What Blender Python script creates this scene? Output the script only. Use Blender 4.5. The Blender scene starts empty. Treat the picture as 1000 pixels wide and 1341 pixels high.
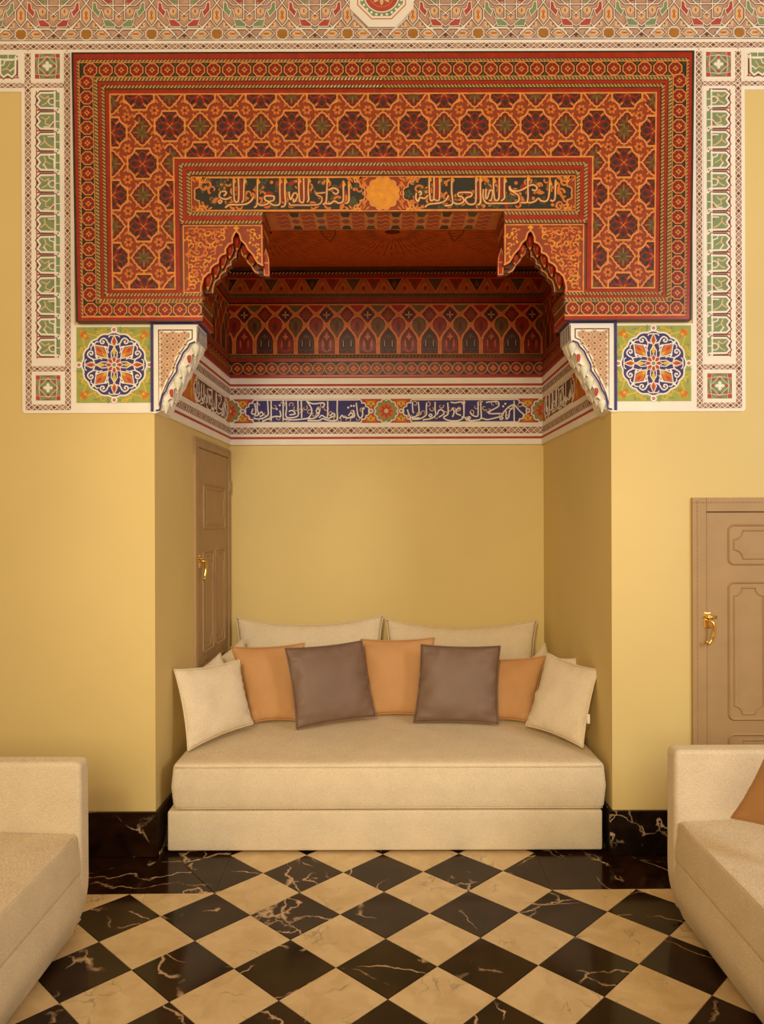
import bpy, math, random
from math import sin, cos, pi, sqrt, atan2, hypot, radians
from mathutils import Vector, Matrix, noise

random.seed(7)
SC = bpy.context.scene
COL = SC.collection

# ------------------------------------------------------------------ camera, light, exposure
F, HZ, CH, ROLL = 986.0, 680.0, 1.872, 0.003      # focal length and horizon in photograph pixels, eye height in metres
cam_d = bpy.data.cameras.new('camera')
cam = bpy.data.objects.new('camera', cam_d); COL.objects.link(cam)
cam.location = (0, 0, CH); cam.rotation_euler = (pi/2, ROLL, 0)
cam_d.sensor_width = 36; cam_d.lens = F/1341*36; cam_d.shift_y = (HZ-670.5)/1341
cam_d.clip_start = .05
SC.camera = cam

world = bpy.data.worlds.new('world'); SC.world = world; world.use_nodes = True
bg = world.node_tree.nodes['Background']
bg.inputs[0].default_value = (1.0, .64, .33, 1); bg.inputs[1].default_value = .60

def area(name, loc, target, sx, sy, power, colour):
    d = bpy.data.lights.new(name, 'AREA'); d.shape = 'RECTANGLE'; d.size = sx; d.size_y = sy; d.energy = power; d.color = colour
    o = bpy.data.objects.new(name, d); COL.objects.link(o); o.location = loc
    o.rotation_euler = (Vector(target)-Vector(loc)).to_track_quat('-Z', 'Y').to_euler()
    return o
area('courtyard_door_light', (-.5, -5.0, 3.4), (0, 4.2, 1.7), 3.6, 2.8, 238, (1, .84, .57))
area('side_window_light', (3.7, .6, 3.0), (1.9, 4.2, 2.5), 1.0, 1.8, 66, (.93, .97, 1))
sd = bpy.data.lights.new('niche_fill_spot', 'SPOT'); sd.energy = 620; sd.color = (1, .82, .53); sd.spot_size = radians(42); sd.spot_blend = 1; sd.shadow_soft_size = .35  # added fill lamp with no known fixture, brightens the niche and daybed
so = bpy.data.objects.new('niche_fill_spot', sd); COL.objects.link(so); so.location = (-.8, -1.6, 3.7)
so.rotation_euler = (Vector((.05, 5.6, 1.15))-Vector(so.location)).to_track_quat('-Z', 'Y').to_euler()

SC.view_settings.view_transform = 'Standard'; SC.view_settings.look = 'None'
SC.view_settings.gamma = 1; SC.view_settings.use_curve_mapping = False
SC.view_settings.exposure = 0.0
SC.cycles.max_bounces = 7; SC.cycles.diffuse_bounces = 4; SC.cycles.glossy_bounces = 3
SC.cycles.use_adaptive_sampling = True; SC.cycles.adaptive_threshold = .01; SC.cycles.use_denoising = True

# ------------------------------------------------------------------ materials
TINT = (1.0, .86, .63)
def A(r, g, b, e=1.0):
    "paint colour from the colour it shows (0-255) under the room's warm light"
    out = []
    for c, t in zip((r, g, b), TINT):
        c /= 255; c = c/12.92 if c <= .04045 else ((c+.055)/1.055)**2.4
        out.append(min(.92, c/t*e))
    return tuple(out)

MATS = {}
def mat(name, rgb, rough=.6, var=.14, scale=14, bump=0., bscale=120, spec=.4, metal=0, weave=0, coat=0):
    if name in MATS: return MATS[name]
    m = bpy.data.materials.new(name); m.use_nodes = True
    nt = m.node_tree; N = nt.nodes; L = nt.links
    b = N['Principled BSDF']
    b.inputs['Roughness'].default_value = rough; b.inputs['Specular IOR Level'].default_value = spec
    b.inputs['Metallic'].default_value = metal
    if coat: b.inputs['Coat Weight'].default_value = coat; b.inputs['Coat Roughness'].default_value = .18
    tc = N.new('ShaderNodeTexCoord')
    if var:
        nz = N.new('ShaderNodeTexNoise'); nz.inputs['Scale'].default_value = scale; nz.inputs['Detail'].default_value = 5
        L.new(tc.outputs['Object'], nz.inputs['Vector'])
        rp = N.new('ShaderNodeValToRGB'); rp.color_ramp.elements[0].position = .3; rp.color_ramp.elements[1].position = .7
        rp.color_ramp.elements[0].color = (*[c*(1-var) for c in rgb], 1); rp.color_ramp.elements[1].color = (*[min(.95, c*(1+var*.6)) for c in rgb], 1)
        L.new(nz.outputs[0], rp.inputs[0]); col = rp.outputs[0]
        if weave:
            mp = N.new('ShaderNodeMapping'); mp.inputs['Scale'].default_value = (1, 1, 1); L.new(tc.outputs['Object'], mp.inputs[0])
            hs = []
            for sc in ((weave*.15, weave*.15, weave), (weave, weave, weave*.15)):
                q = N.new('ShaderNodeMapping'); q.inputs['Scale'].default_value = sc; L.new(tc.outputs['Object'], q.inputs[0])
                w = N.new('ShaderNodeTexNoise'); w.inputs['Scale'].default_value = 1; w.inputs['Detail'].default_value = 1
                L.new(q.outputs[0], w.inputs['Vector']); hs.append(w.outputs[0])
            ad = N.new('ShaderNodeMath'); ad.operation = 'ADD'; L.new(hs[0], ad.inputs[0]); L.new(hs[1], ad.inputs[1])
            mr = N.new('ShaderNodeMapRange'); mr.inputs[1].default_value = .75; mr.inputs[2].default_value = 1.25
            mr.inputs[3].default_value = .80; mr.inputs[4].default_value = 1.14; L.new(ad.outputs[0], mr.inputs[0])
            mx = N.new('ShaderNodeVectorMath'); mx.operation = 'SCALE'; L.new(col, mx.inputs[0]); L.new(mr.outputs[0], mx.inputs['Scale'])
            col = mx.outputs[0]
            bp = N.new('ShaderNodeBump'); bp.inputs['Strength'].default_value = .35; bp.inputs['Distance'].default_value = .002
            L.new(ad.outputs[0], bp.inputs['Height']); L.new(bp.outputs[0], b.inputs['Normal'])
        L.new(col, b.inputs['Base Color'])
    else:
        b.inputs['Base Color'].default_value = (*rgb, 1)
    if bump:
        n2 = N.new('ShaderNodeTexNoise'); n2.inputs['Scale'].default_value = bscale; n2.inputs['Detail'].default_value = 4
        L.new(tc.outputs['Object'], n2.inputs['Vector'])
        bp = N.new('ShaderNodeBump'); bp.inputs['Strength'].default_value = bump; bp.inputs['Distance'].default_value = .004
        L.new(n2.outputs[0], bp.inputs['Height']); L.new(bp.outputs[0], b.inputs['Normal'])
    MATS[name] = m
    return m

def marble(name, ground, dark, vein, rough, vscale, width, strength, warp=.55, patch=.5, stretch=.38):
    m = bpy.data.materials.new(name); m.use_nodes = True
    nt = m.node_tree; N = nt.nodes; L = nt.links; b = N['Principled BSDF']
    b.inputs['Roughness'].default_value = rough; b.inputs['Specular IOR Level'].default_value = .25
    tc = N.new('ShaderNodeTexCoord'); oi = N.new('ShaderNodeObjectInfo')
    rnd = N.new('ShaderNodeMath'); rnd.operation = 'MULTIPLY'; rnd.inputs[1].default_value = 97; L.new(oi.outputs['Random'], rnd.inputs[0])
    rot = N.new('ShaderNodeVectorRotate'); rot.rotation_type = 'Z_AXIS'; L.new(tc.outputs['Object'], rot.inputs['Vector']); L.new(rnd.outputs[0], rot.inputs['Angle'])
    off = N.new('ShaderNodeCombineXYZ'); L.new(rnd.outputs[0], off.inputs[0]); L.new(rnd.outputs[0], off.inputs[2])
    ad = N.new('ShaderNodeVectorMath'); ad.operation = 'ADD'; L.new(rot.outputs[0], ad.inputs[0]); L.new(off.outputs[0], ad.inputs[1])
    wr = N.new('ShaderNodeTexNoise'); wr.inputs['Scale'].default_value = 4; wr.inputs['Detail'].default_value = 6; L.new(ad.outputs[0], wr.inputs['Vector'])
    ws = N.new('ShaderNodeVectorMath'); ws.operation = 'SCALE'; ws.inputs['Scale'].default_value = warp; L.new(wr.outputs['Color'], ws.inputs[0])
    a2 = N.new('ShaderNodeVectorMath'); a2.operation = 'ADD'; L.new(ad.outputs[0], a2.inputs[0]); L.new(ws.outputs[0], a2.inputs[1])
    st = N.new('ShaderNodeMapping'); st.inputs['Scale'].default_value = (1, stretch, 1); L.new(a2.outputs[0], st.inputs[0])
    vo = N.new('ShaderNodeTexVoronoi'); vo.feature = 'DISTANCE_TO_EDGE'; vo.inputs['Scale'].default_value = vscale; L.new(st.outputs[0], vo.inputs['Vector'])
    mr = N.new('ShaderNodeMapRange'); mr.inputs[1].default_value = 0; mr.inputs[2].default_value = width; mr.inputs[3].default_value = 1; mr.inputs[4].default_value = 0
    L.new(vo.outputs['Distance'], mr.inputs[0])
    pt = N.new('ShaderNodeTexNoise'); pt.inputs['Scale'].default_value = 5; pt.inputs['Detail'].default_value = 3; L.new(ad.outputs[0], pt.inputs['Vector'])
    pm = N.new('ShaderNodeMapRange'); pm.inputs[1].default_value = patch; pm.inputs[2].default_value = patch+.12; L.new(pt.outputs[0], pm.inputs[0])
    mu = N.new('ShaderNodeMath'); mu.operation = 'MULTIPLY'; L.new(mr.outputs[0], mu.inputs[0]); L.new(pm.outputs[0], mu.inputs[1])
    m2 = N.new('ShaderNodeMath'); m2.operation = 'MULTIPLY'; m2.inputs[1].default_value = strength; L.new(mu.outputs[0], m2.inputs[0])
    cl = N.new('ShaderNodeTexNoise'); cl.inputs['Scale'].default_value = 7; cl.inputs['Detail'].default_value = 7; L.new(a2.outputs[0], cl.inputs['Vector'])
    rp = N.new('ShaderNodeValToRGB'); rp.color_ramp.elements[0].position = .32; rp.color_ramp.elements[1].position = .66
    rp.color_ramp.elements[0].color = (*dark, 1); rp.color_ramp.elements[1].color = (*ground, 1); L.new(cl.outputs[0], rp.inputs[0])
    mx = N.new('ShaderNodeMix'); mx.data_type = 'RGBA'; L.new(m2.outputs[0], mx.inputs['Factor']); L.new(rp.outputs[0], mx.inputs['A']); mx.inputs['B'].default_value = (*vein, 1)
    L.new(mx.outputs['Result'], b.inputs['Base Color'])
    return m

wall_yellow = mat('wall_yellow', (.74, .59, .255), .62, .05, 1.2, .05, 18, .3)
plaster_white = mat('plaster_white', A(246, 226, 188), .7, .06, 6, .12, 90, .3)
linen = mat('linen', (.80, .69, .50), .9, .05, 9, weave=820, spec=.15)
linen_pale = mat('linen_pale', (.82, .72, .55), .9, .05, 9, weave=820, spec=.15)
ochre_cloth = mat('ochre_cloth', A(198, 140, 80), .7, .06, 6, bump=.05, bscale=300, spec=.35)
taupe_cloth = mat('taupe_cloth', A(122, 91, 66), .55, .06, 6, bump=.05, bscale=300, spec=.45)
door_brown = mat('door_brown', A(176, 136, 84), .55, .06, 8, .06, 60, .35)
brass = mat('brass', (.85, .58, .18), .25, .0, metal=1)
black_marble = marble('black_marble', A(50, 26, 10), A(26, 12, 5), A(214, 170, 120), .12, 4.4, .022, 1.0, .26, .47, .22)
veined_marble = marble('veined_marble', A(34, 20, 12), A(16, 9, 5), A(226, 184, 134), .14, 5.0, .03, 1.0, .5, .44, .6)
cream_marble = marble('cream_marble', A(222, 186, 126), A(204, 166, 108), A(120, 100, 70), .2, 5.0, .03, .55)
grout = mat('grout', A(150, 118, 76), .8, .1)

# ------------------------------------------------------------------ helpers
def unroll(x, y):
    "photograph pixel -> pixel of a level camera"
    return x-ROLL*(y-670.5), y+ROLL*(x-500)
def at(x, y, Y, raw=True):
    if raw: x, y = unroll(x, y)
    return Vector(((x-500)*Y/F, Y, CH-(y-HZ)*Y/F))
def depth_on(y, z, x=500):
    return (CH-z)*F/(unroll(x, y)[1]-HZ)

def tag(o, label=None, cat=None, group=None, kind=None):
    for k, v in (('label', label), ('category', cat), ('group', group), ('kind', kind)):
        if v: o[k] = v
    return o
def thing(name, loc, label, cat, group=None, kind=None):
    o = bpy.data.objects.new(name, None); COL.objects.link(o); o.location = loc; o.empty_display_size = .1
    return tag(o, label, cat, group, kind)
def wloc(o):
    v = Vector((0, 0, 0))
    while o is not None: v = v+o.location; o = o.parent
    return v
def mesh_obj(name, verts, faces, mats, parent=None, mi=None, smooth=False, origin=None, bevel=0, seg=2, subsurf=0, autosmooth=None):
    base = wloc(parent) if parent else Vector((0, 0, 0))
    org = Vector(origin) if origin is not None else base
    me = bpy.data.meshes.new(name)
    me.from_pydata([tuple(Vector(v)-org) for v in verts], [], faces)
    for m in (mats if isinstance(mats, (list, tuple)) else [mats]): me.materials.append(m)
    if mi: me.polygons.foreach_set('material_index', mi)
    if smooth: me.polygons.foreach_set('use_smooth', [True]*len(me.polygons))
    me.update()
    o = bpy.data.objects.new(name, me); COL.objects.link(o)
    o.location = org-base
    if parent: o.parent = parent
    if bevel:
        b = o.modifiers.new('bevel', 'BEVEL'); b.width = bevel; b.segments = seg; b.limit_method = 'ANGLE'; b.angle_limit = radians(40)
    if subsurf:
        s = o.modifiers.new('sub', 'SUBSURF'); s.levels = s.render_levels = subsurf
    return o
def box_geo(x0, x1, y0, y1, z0, z1):
    v = [(x, y, z) for z in (z0, z1) for y in (y0, y1) for x in (x0, x1)]
    f = [(0, 2, 3, 1), (4, 5, 7, 6), (0, 1, 5, 4), (1, 3, 7, 5), (3, 2, 6, 7), (2, 0, 4, 6)]
    return v, f
def box(name, x0, x1, y0, y1, z0, z1, m, parent=None, bevel=0, **k):
    v, f = box_geo(min(x0, x1), max(x0, x1), min(y0, y1), max(y0, y1), min(z0, z1), max(z0, z1))
    return mesh_obj(name, v, f, m, parent, bevel=bevel, **k)
def join_geo(parts):
    V, Fc = [], []
    for v, f in parts:
        n = len(V); V += v; Fc += [tuple(i+n for i in q) for q in f]
    return V, Fc
def prism_z(poly, z0, z1):
    n = len(poly)
    v = [(p[0], p[1], z0) for p in poly]+[(p[0], p[1], z1) for p in poly]
    f = [tuple(range(n-1, -1, -1)), tuple(range(n, 2*n))]+[(i, (i+1) % n, (i+1) % n+n, i+n) for i in range(n)]
    return v, f
def clip_poly(poly, clip):
    "Sutherland-Hodgman against a convex polygon (either winding)"
    a = sum(clip[i][0]*clip[(i+1) % len(clip)][1]-clip[(i+1) % len(clip)][0]*clip[i][1] for i in range(len(clip)))
    cl = clip if a > 0 else clip[::-1]
    out = list(poly)
    for i in range(len(cl)):
        (ax, ay), (bx, by) = cl[i], cl[(i+1) % len(cl)]
        inp, out = out, []
        if not inp: return []
        d = lambda p: (bx-ax)*(p[1]-ay)-(by-ay)*(p[0]-ax)
        for j in range(len(inp)):
            p, q = inp[j-1], inp[j]
            dp, dq = d(p), d(q)
            if (dp >= 0) != (dq >= 0):
                t = dp/(dp-dq); out.append((p[0]+t*(q[0]-p[0]), p[1]+t*(q[1]-p[1])))
            if dq >= 0: out.append(q)
    return out
def tube(path, radii, n=10):
    "swept round tube with end caps"
    V, Fc = [], []
    P = [Vector(p) for p in path]
    for i, p in enumerate(P):
        t = (P[min(i+1, len(P)-1)]-P[max(i-1, 0)]).normalized()
        u = t.orthogonal().normalized() if i == 0 else (u-t*u.dot(t)).normalized()
        w = t.cross(u); r = radii[i] if isinstance(radii, (list, tuple)) else radii
        V += [tuple(p+u*(r*cos(2*pi*k/n))+w*(r*sin(2*pi*k/n))) for k in range(n)]
    for i in range(len(P)-1):
        Fc += [(i*n+k, i*n+(k+1) % n, (i+1)*n+(k+1) % n, (i+1)*n+k) for k in range(n)]
    Fc += [tuple(range(n-1, -1, -1)), tuple(range((len(P)-1)*n, len(P)*n))]
    return V, Fc
def smooth_path(pts, k=5, closed=False):
    n = len(pts); out = []
    for i in range(n if closed else n-1):
        p0, p1, p2, p3 = (pts[(i+j) % n] if closed else pts[min(max(i+j, 0), n-1)] for j in (-1, 0, 1, 2))
        for s in range(k):
            t = s/k
            out.append(tuple(.5*(2*b+(c-a)*t+(2*a-5*b+4*c-d)*t*t+(3*b-a-3*c+d)*t**3) for a, b, c, d in zip(p0, p1, p2, p3)))
    if not closed: out.append(tuple(pts[-1]))
    return out

# ------------------------------------------------------------------ planes of the room
YW, YB = 4.195, 6.06                     # wall with the niche, back of the niche
XL0, XR0 = (202.6-500)*YW/F, (800.4-500)*YW/F     # niche mouth
XL1, XR1 = (300.4-500)*YB/F, (711.6-500)*YB/F     # niche back corners
ZTOP = 5.3
zpx = lambda y, Y=YW: CH-(y-HZ)*Y/F
Z_FRIEZE = zpx(582.5, YB)                # underside of the plaster frieze in the niche
Z_CEIL = zpx(351, YB)

def structure(o): o['kind'] = 'structure'; return o

# floor: a slab with every marble tile and border slab laid on it
TD, GYAW, GX, GZ = .3*sqrt(2)/2, .0142, -.0013, 4.2101
fl_v, fl_f = box_geo(-4.2, 4.2, -4.5, 6.2, -.12, -.004)
floor = structure(mesh_obj('floor', fl_v, fl_f, grout))
gc, gs = cos(GYAW), sin(GYAW)
def grid(i, j): return (gc*i*TD+gs*j*TD+GX, gs*i*TD-gc*j*TD+GZ)
def ungrid(p):
    x, y = p[0]-GX, p[1]-GZ
    return ((gc*x+gs*y)/TD, -(-gs*x+gc*y)/TD)
def lay(name, poly_ij, m, top=0.0, gap=.0022):
    c = (sum(p[0] for p in poly_ij)/len(poly_ij), sum(p[1] for p in poly_ij)/len(poly_ij))
    pts = []
    for p in poly_ij:
        d = hypot(p[0]-c[0], p[1]-c[1]) or 1
        pts.append((c[0]+(p[0]-c[0])*(1-gap/TD/d), c[1]+(p[1]-c[1])*(1-gap/TD/d)))
    w = [grid(*p) for p in pts]; cw = grid(*c)
    inner = [(cw[0]+(p[0]-cw[0])*.994, cw[1]+(p[1]-cw[1])*.994) for p in w]
    n = len(w)
    v = [(p[0], p[1], -.012) for p in w]+[(p[0], p[1], top-.0008) for p in w]+[(p[0], p[1], top) for p in inner]
    f = [(i, (i+1) % n, (i+1) % n+n, i+n) for i in range(n)]+[(i+n, (i+1) % n+n, (i+1) % n+2*n, i+2*n) for i in range(n)]+[tuple(range(2*n, 3*n))]
    return mesh_obj(name, v, f, m, floor, origin=(cw[0], cw[1], 0))
front_clip = [(-14, 2), (14, 2), (14, 30), (-14, 30)]
for j in range(-1, 15):
    for i in range(-12, 13):
        if (i+j) % 2 == 0: continue
        d = [(i-1, j), (i, j-1), (i+1, j), (i, j+1)]
        if j < 2 or (j == 2 and abs(i) <= 3):
            if abs(i) > 4: continue
            d = clip_poly(d, [(-4, -6), (4, -6), (4, 6), (-4, 6)])
        else:
            d = clip_poly(d, front_clip)
        if len(d) < 3: continue
        if abs(i) > 9 and j > 4 and abs(i) > 9: continue
        lay('tile', d, black_marble if j % 2 == 1 else cream_marble, random.uniform(-.0004, .0004))
# black border slabs along the wall, left and right of the niche
for poly in ([(-4, 2), (-4, -.6), (-5.05, .55)], [(-4, 2), (-5.05, .55), (-5.6, -.6), (-9.6, -.6), (-9.6, 2)], [(-9.6, 2), (-9.6, -.6), (-14, -.6), (-14, 2)],
             [(4, 2), (4, -.6), (9.6, -.6), (9.6, 2)], [(9.6, 2), (9.6, -.6), (14, -.6), (14, 2)], [(-4, -.6), (-5.05, .55), (-5.6, -.6)]):
    lay('slab', poly, black_marble, -.0002)

# walls
YT = YB+.25
D0, D1, DZ = (904.5-500)*YW/F, 2.80, zpx(653)            # door opening in the wall on the right
def wall(name, parts, m=wall_yellow): return structure(mesh_obj(name, *join_geo(parts), m))
wall('wall_left', [prism_z([(-4.2, YW), (XL0, YW), (XL1, YB), (XL1, YT), (-4.2, YT)], 0, ZTOP)])
wall('wall_right', [prism_z([(XR0, YW), (D0, YW), (D0, YT), (XR1, YT), (XR1, YB)], 0, ZTOP), box_geo(D0, D1, YW, YT, DZ, ZTOP), box_geo(D0, D1, YW+.12, YT, 0, DZ), box_geo(D1, 4.2, YW, YT, 0, ZTOP)])
wall('wall_back', [box_geo(XL1-.02, XR1+.02, YB, YT, 0, ZTOP)])
wall('wall_above_niche', [box_geo(XL0-.01, XR0+.01, YW+.02, YW+.22, zpx(262), ZTOP)])

# baseboards of black marble, one slab after another
BH = CH-(1062.5-HZ)*YW/F*1.0+.005
def base_run(name, pts, cuts, m=None):
    "slabs along a straight line, proud of the wall"
    o = structure(thing(name, (pts[0][0], pts[0][1], 0), None, None))
    p, q = Vector((*pts[0], 0)), Vector((*pts[1], 0)); d = (q-p).normalized(); n = Vector((d.y, -d.x, 0)); L = (q-p).length
    ts = [0]+cuts+[L]
    for a, b in zip(ts, ts[1:]):
        a2, b2 = p+d*(a+.001), p+d*(b-.001)
        poly = [a2, b2, b2+n*.02, a2+n*.02]
        v, f = prism_z([(c.x, c.y) for c in poly], 0.002, BH)
        mesh_obj('slab', v, f, m or black_marble, o, bevel=.002, origin=((a2+b2)/2+Vector((0, 0, BH/2))))
base_run('baseboard_left', [(-4.1, YW), (XL0+.02, YW)], [1.0, 1.95])
base_run('baseboard_right', [(XR0-.02, YW), (D0-.002, YW)], [], veined_marble)
base_run('baseboard_niche_left', [(XL0, YW), (XL1, YB)], [.9])
base_run('baseboard_niche_right', [(XR1, YB), (XR0, YW)], [.95])
# ------------------------------------------------------------------ doors
def ribbon_frame(pts, w, h, closed=True):
    "raised moulding of triangular section along a path of (Vector, inward Vector, out Vector) points"
    V, Fc = [], []; n = len(pts)
    for p, a, o in pts: V += [tuple(p-a*w/2), tuple(p+o*h), tuple(p+a*w/2)]
    for i in range(n if closed else n-1):
        j = (i+1) % n
        Fc += [(i*3, j*3, j*3+1, i*3+1), (i*3+1, j*3+1, j*3+2, i*3+2)]
    return V, Fc
def panel_outline(u0, u1, v0, v1, r, scal):
    "rounded rectangle, or one with scooped corners"
    out = []
    for (cu, cv, a0) in ((u1, v1, 0), (u0, v1, 90), (u0, v0, 180), (u1, v0, 270)):
        su, sv = (1 if cu == u1 else -1), (1 if cv == v1 else -1)
        for k in range(7):
            a = radians(a0+k*15)
            if scal: a = radians(a0+90-k*15+180); out.append((cu+r*cos(a), cv+r*sin(a)))
            else: out.append((cu-su*r+r*cos(a), cv-sv*r+r*sin(a)))
    return out
def door(name, O, U, N, w, h, panels, handle_u, handle_v, hinge_u, fw=.045, beads=True):
    """O: lower corner of the frame on the wall, U: unit vector along the wall, N: out of the wall"""
    O, U, N = Vector(O), Vector(U), Vector(N); Zv = Vector((0, 0, 1))
    P = lambda u, v, d=0: O+U*u+Zv*v+N*d
    root = structure(thing(name, O, None, None))
    def slab(nm, u0, u1, v0, v1, d0, d1, par, bev=.003):
        v = [tuple(P(u, vv, d)) for vv in (v0, v1) for d in (d0, d1) for u in (u0, u1)]
        f = [(0, 2, 3, 1), (4, 5, 7, 6), (0, 1, 5, 4), (1, 3, 7, 5), (3, 2, 6, 7), (2, 0, 4, 6)]
        return mesh_obj(nm, v, f, door_brown, par, bevel=bev)
    parts = []
    def sg(u0, u1, v0, v1, d0, d1):
        v = [tuple(P(u, vv, d)) for vv in (v0, v1) for d in (d0, d1) for u in (u0, u1)]
        parts.append((v, [(0, 2, 3, 1), (4, 5, 7, 6), (0, 1, 5, 4), (1, 3, 7, 5), (3, 2, 6, 7), (2, 0, 4, 6)]))
    sg(0, fw*1.6, 0, h, -.05, .018); sg(w-fw*1.6, w, 0, h, -.05, .018); sg(fw*1.6, w-fw*1.6, h-fw*1.6, h, -.05, .018)
    fr = mesh_obj('door_frame', *join_geo(parts), door_brown, root, bevel=.003)
    if beads:
        bp = []
        k = int(h/.014)
        for q in range(k): u = fw*.55; bp.append((u, q*.014+.007))
        for q in range(int(w/.014)): bp.append((q*.014+.007, h-fw*.55))
        for q in range(k): bp.append((w-fw*.55, q*.014+.007))
        V, Fc = [], []
        for (u, v) in bp:
            n = len(V); e = .0048
            V += [tuple(P(u-e, v, .018)), tuple(P(u, v-e, .018)), tuple(P(u+e, v, .018)), tuple(P(u, v+e, .018)), tuple(P(u, v, .024))]
            Fc += [(n, n+1, n+4), (n+1, n+2, n+4), (n+2, n+3, n+4), (n+3, n, n+4)]
        mesh_obj('bead_pattern', V, Fc, door_brown, fr)
    g = .004
    lf = slab('door_leaf', fw*1.6+g, w-fw*1.6-g, .01, h-fw*1.6-g, -.04, .008, root)
    for (u0, u1, v0, v1) in panels:
        geo = []
        for ins, sc, ww, hh in ((0, False, .016, .009), (.03, True, .012, .006)):
            if ins and (u1-u0 < .14): ins = .02
            ol = panel_outline(u0+ins, u1-ins, v0+ins, v1-ins, min(.03, (u1-u0)*.16) if not sc else min(.05, (u1-u0)*.2), sc)
            cu, cv = (u0+u1)/2, (v0+v1)/2
            pts = []
            for i, (u, v) in enumerate(ol):
                a, b = ol[i-1], ol[(i+1) % len(ol)]
                t = Vector((b[0]-a[0], b[1]-a[1])); t.normalize() if t.length else None
                inn = Vector((-t.y, t.x))
                pts.append((P(u, v, .008), U*inn.x+Zv*inn.y, N))
            geo.append(ribbon_frame(pts, ww, hh))
        geo.append(([tuple(P(u, v, .0086)) for u, v in panel_outline(u0+.055, u1-.055, v0+.055, v1-.055, .02, False)] if u1-u0 > .16 else [tuple(P(u0+.03, v0+.03, .0085)), tuple(P(u1-.03, v0+.03, .0085)), tuple(P(u1-.03, v1-.03, .0085)), tuple(P(u0+.03, v1-.03, .0085))], [tuple(range(28 if u1-u0 > .16 else 4))]))
        mesh_obj('door_panel', *join_geo(geo), door_brown, lf)
    hu, hv = handle_u, handle_v
    s = 1 if hinge_u > hu else -1
    ex = [P(hu-.022, hv-.045, .02), P(hu+.022, hv-.045, .02), P(hu+.022, hv+.045, .02), P(hu-.022, hv+.045, .02)]
    pl = mesh_obj('handle_plate', [tuple(e) for e in ex]+[tuple(e-N*.014) for e in ex], [(0, 1, 2, 3), (4, 7, 6, 5), (0, 4, 5, 1), (1, 5, 6, 2), (2, 6, 7, 3), (3, 7, 4, 0)], brass, root, bevel=.006); pl['label'] = 'small brass latch plate with a bolt'
    path = [P(hu, hv, .02), P(hu, hv, .05), P(hu+s*.012, hv-.01, .058), P(hu+s*.02, hv-.05, .055), P(hu+s*.012, hv-.09, .052), P(hu-s*.002, hv-.118, .052), P(hu-s*.016, hv-.122, .055), P(hu-s*.02, hv-.108, .057)]
    hd = mesh_obj('handle', *tube(smooth_path([tuple(p) for p in path], 4), [.009]*9+[.011]*8+[.008]*11+[.006]), brass, pl, smooth=True); hd['label'] = 'curved brass lever hanging down'
    mesh_obj('latch_bolt', *tube([tuple(P(hu-.02, hv+.018, .028)), tuple(P(hu+s*.045, hv+.018, .028))], .008), brass, pl, smooth=True)
    for hvv in (.28, h*.9-.1):
        mesh_obj('hinge', *tube([tuple(P(hinge_u, hvv, .02)), tuple(P(hinge_u, hvv+.11, .02))], .012), door_brown, root, smooth=True)
    return root
S0 = YW/F
mpx = lambda a: a*S0
w1 = D1-D0
dv = lambda y: zpx(y)
door('door_1', (D0, YW, 0), (1, 0, 0), (0, -1, 0), w1, DZ,
     [(mpx(48), w1/2-.02, dv(740), dv(689)), (w1/2+.02, w1-mpx(48), dv(740), dv(689)), (mpx(48), mpx(100), dv(943), dv(764)), (w1-mpx(100), w1-mpx(48), dv(943), dv(764)),
      (mpx(110), w1-mpx(110), dv(943), dv(764)), (mpx(48), w1-mpx(48), dv(1060), dv(963))], mpx(19.5), dv(813), w1-.05, fw=mpx(11.5))
# narrow door in the niche's left side wall
dl = Vector((XL1-XL0, YB-YW, 0)).normalized()
yA = 4.985
OL = Vector((XL0, YW, 0))+dl*((yA-YW)/dl.y)
wL = (YB-.03-yA)/dl.y
hL = at(253, 571, yA).z
e1 = wL
door('door_2', OL, dl, (dl.y, -dl.x, 0), wL, hL,
     [(.22, e1-.2, hL-.62, hL-.31), (.2, e1/2-.03, .95, hL-.78), (e1/2+.03, e1-.2, .95, hL-.78), (.2, e1-.2, .6, .86)], .085, at(263, 735, 5.07).z, wL-.05, fw=.04)

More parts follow.
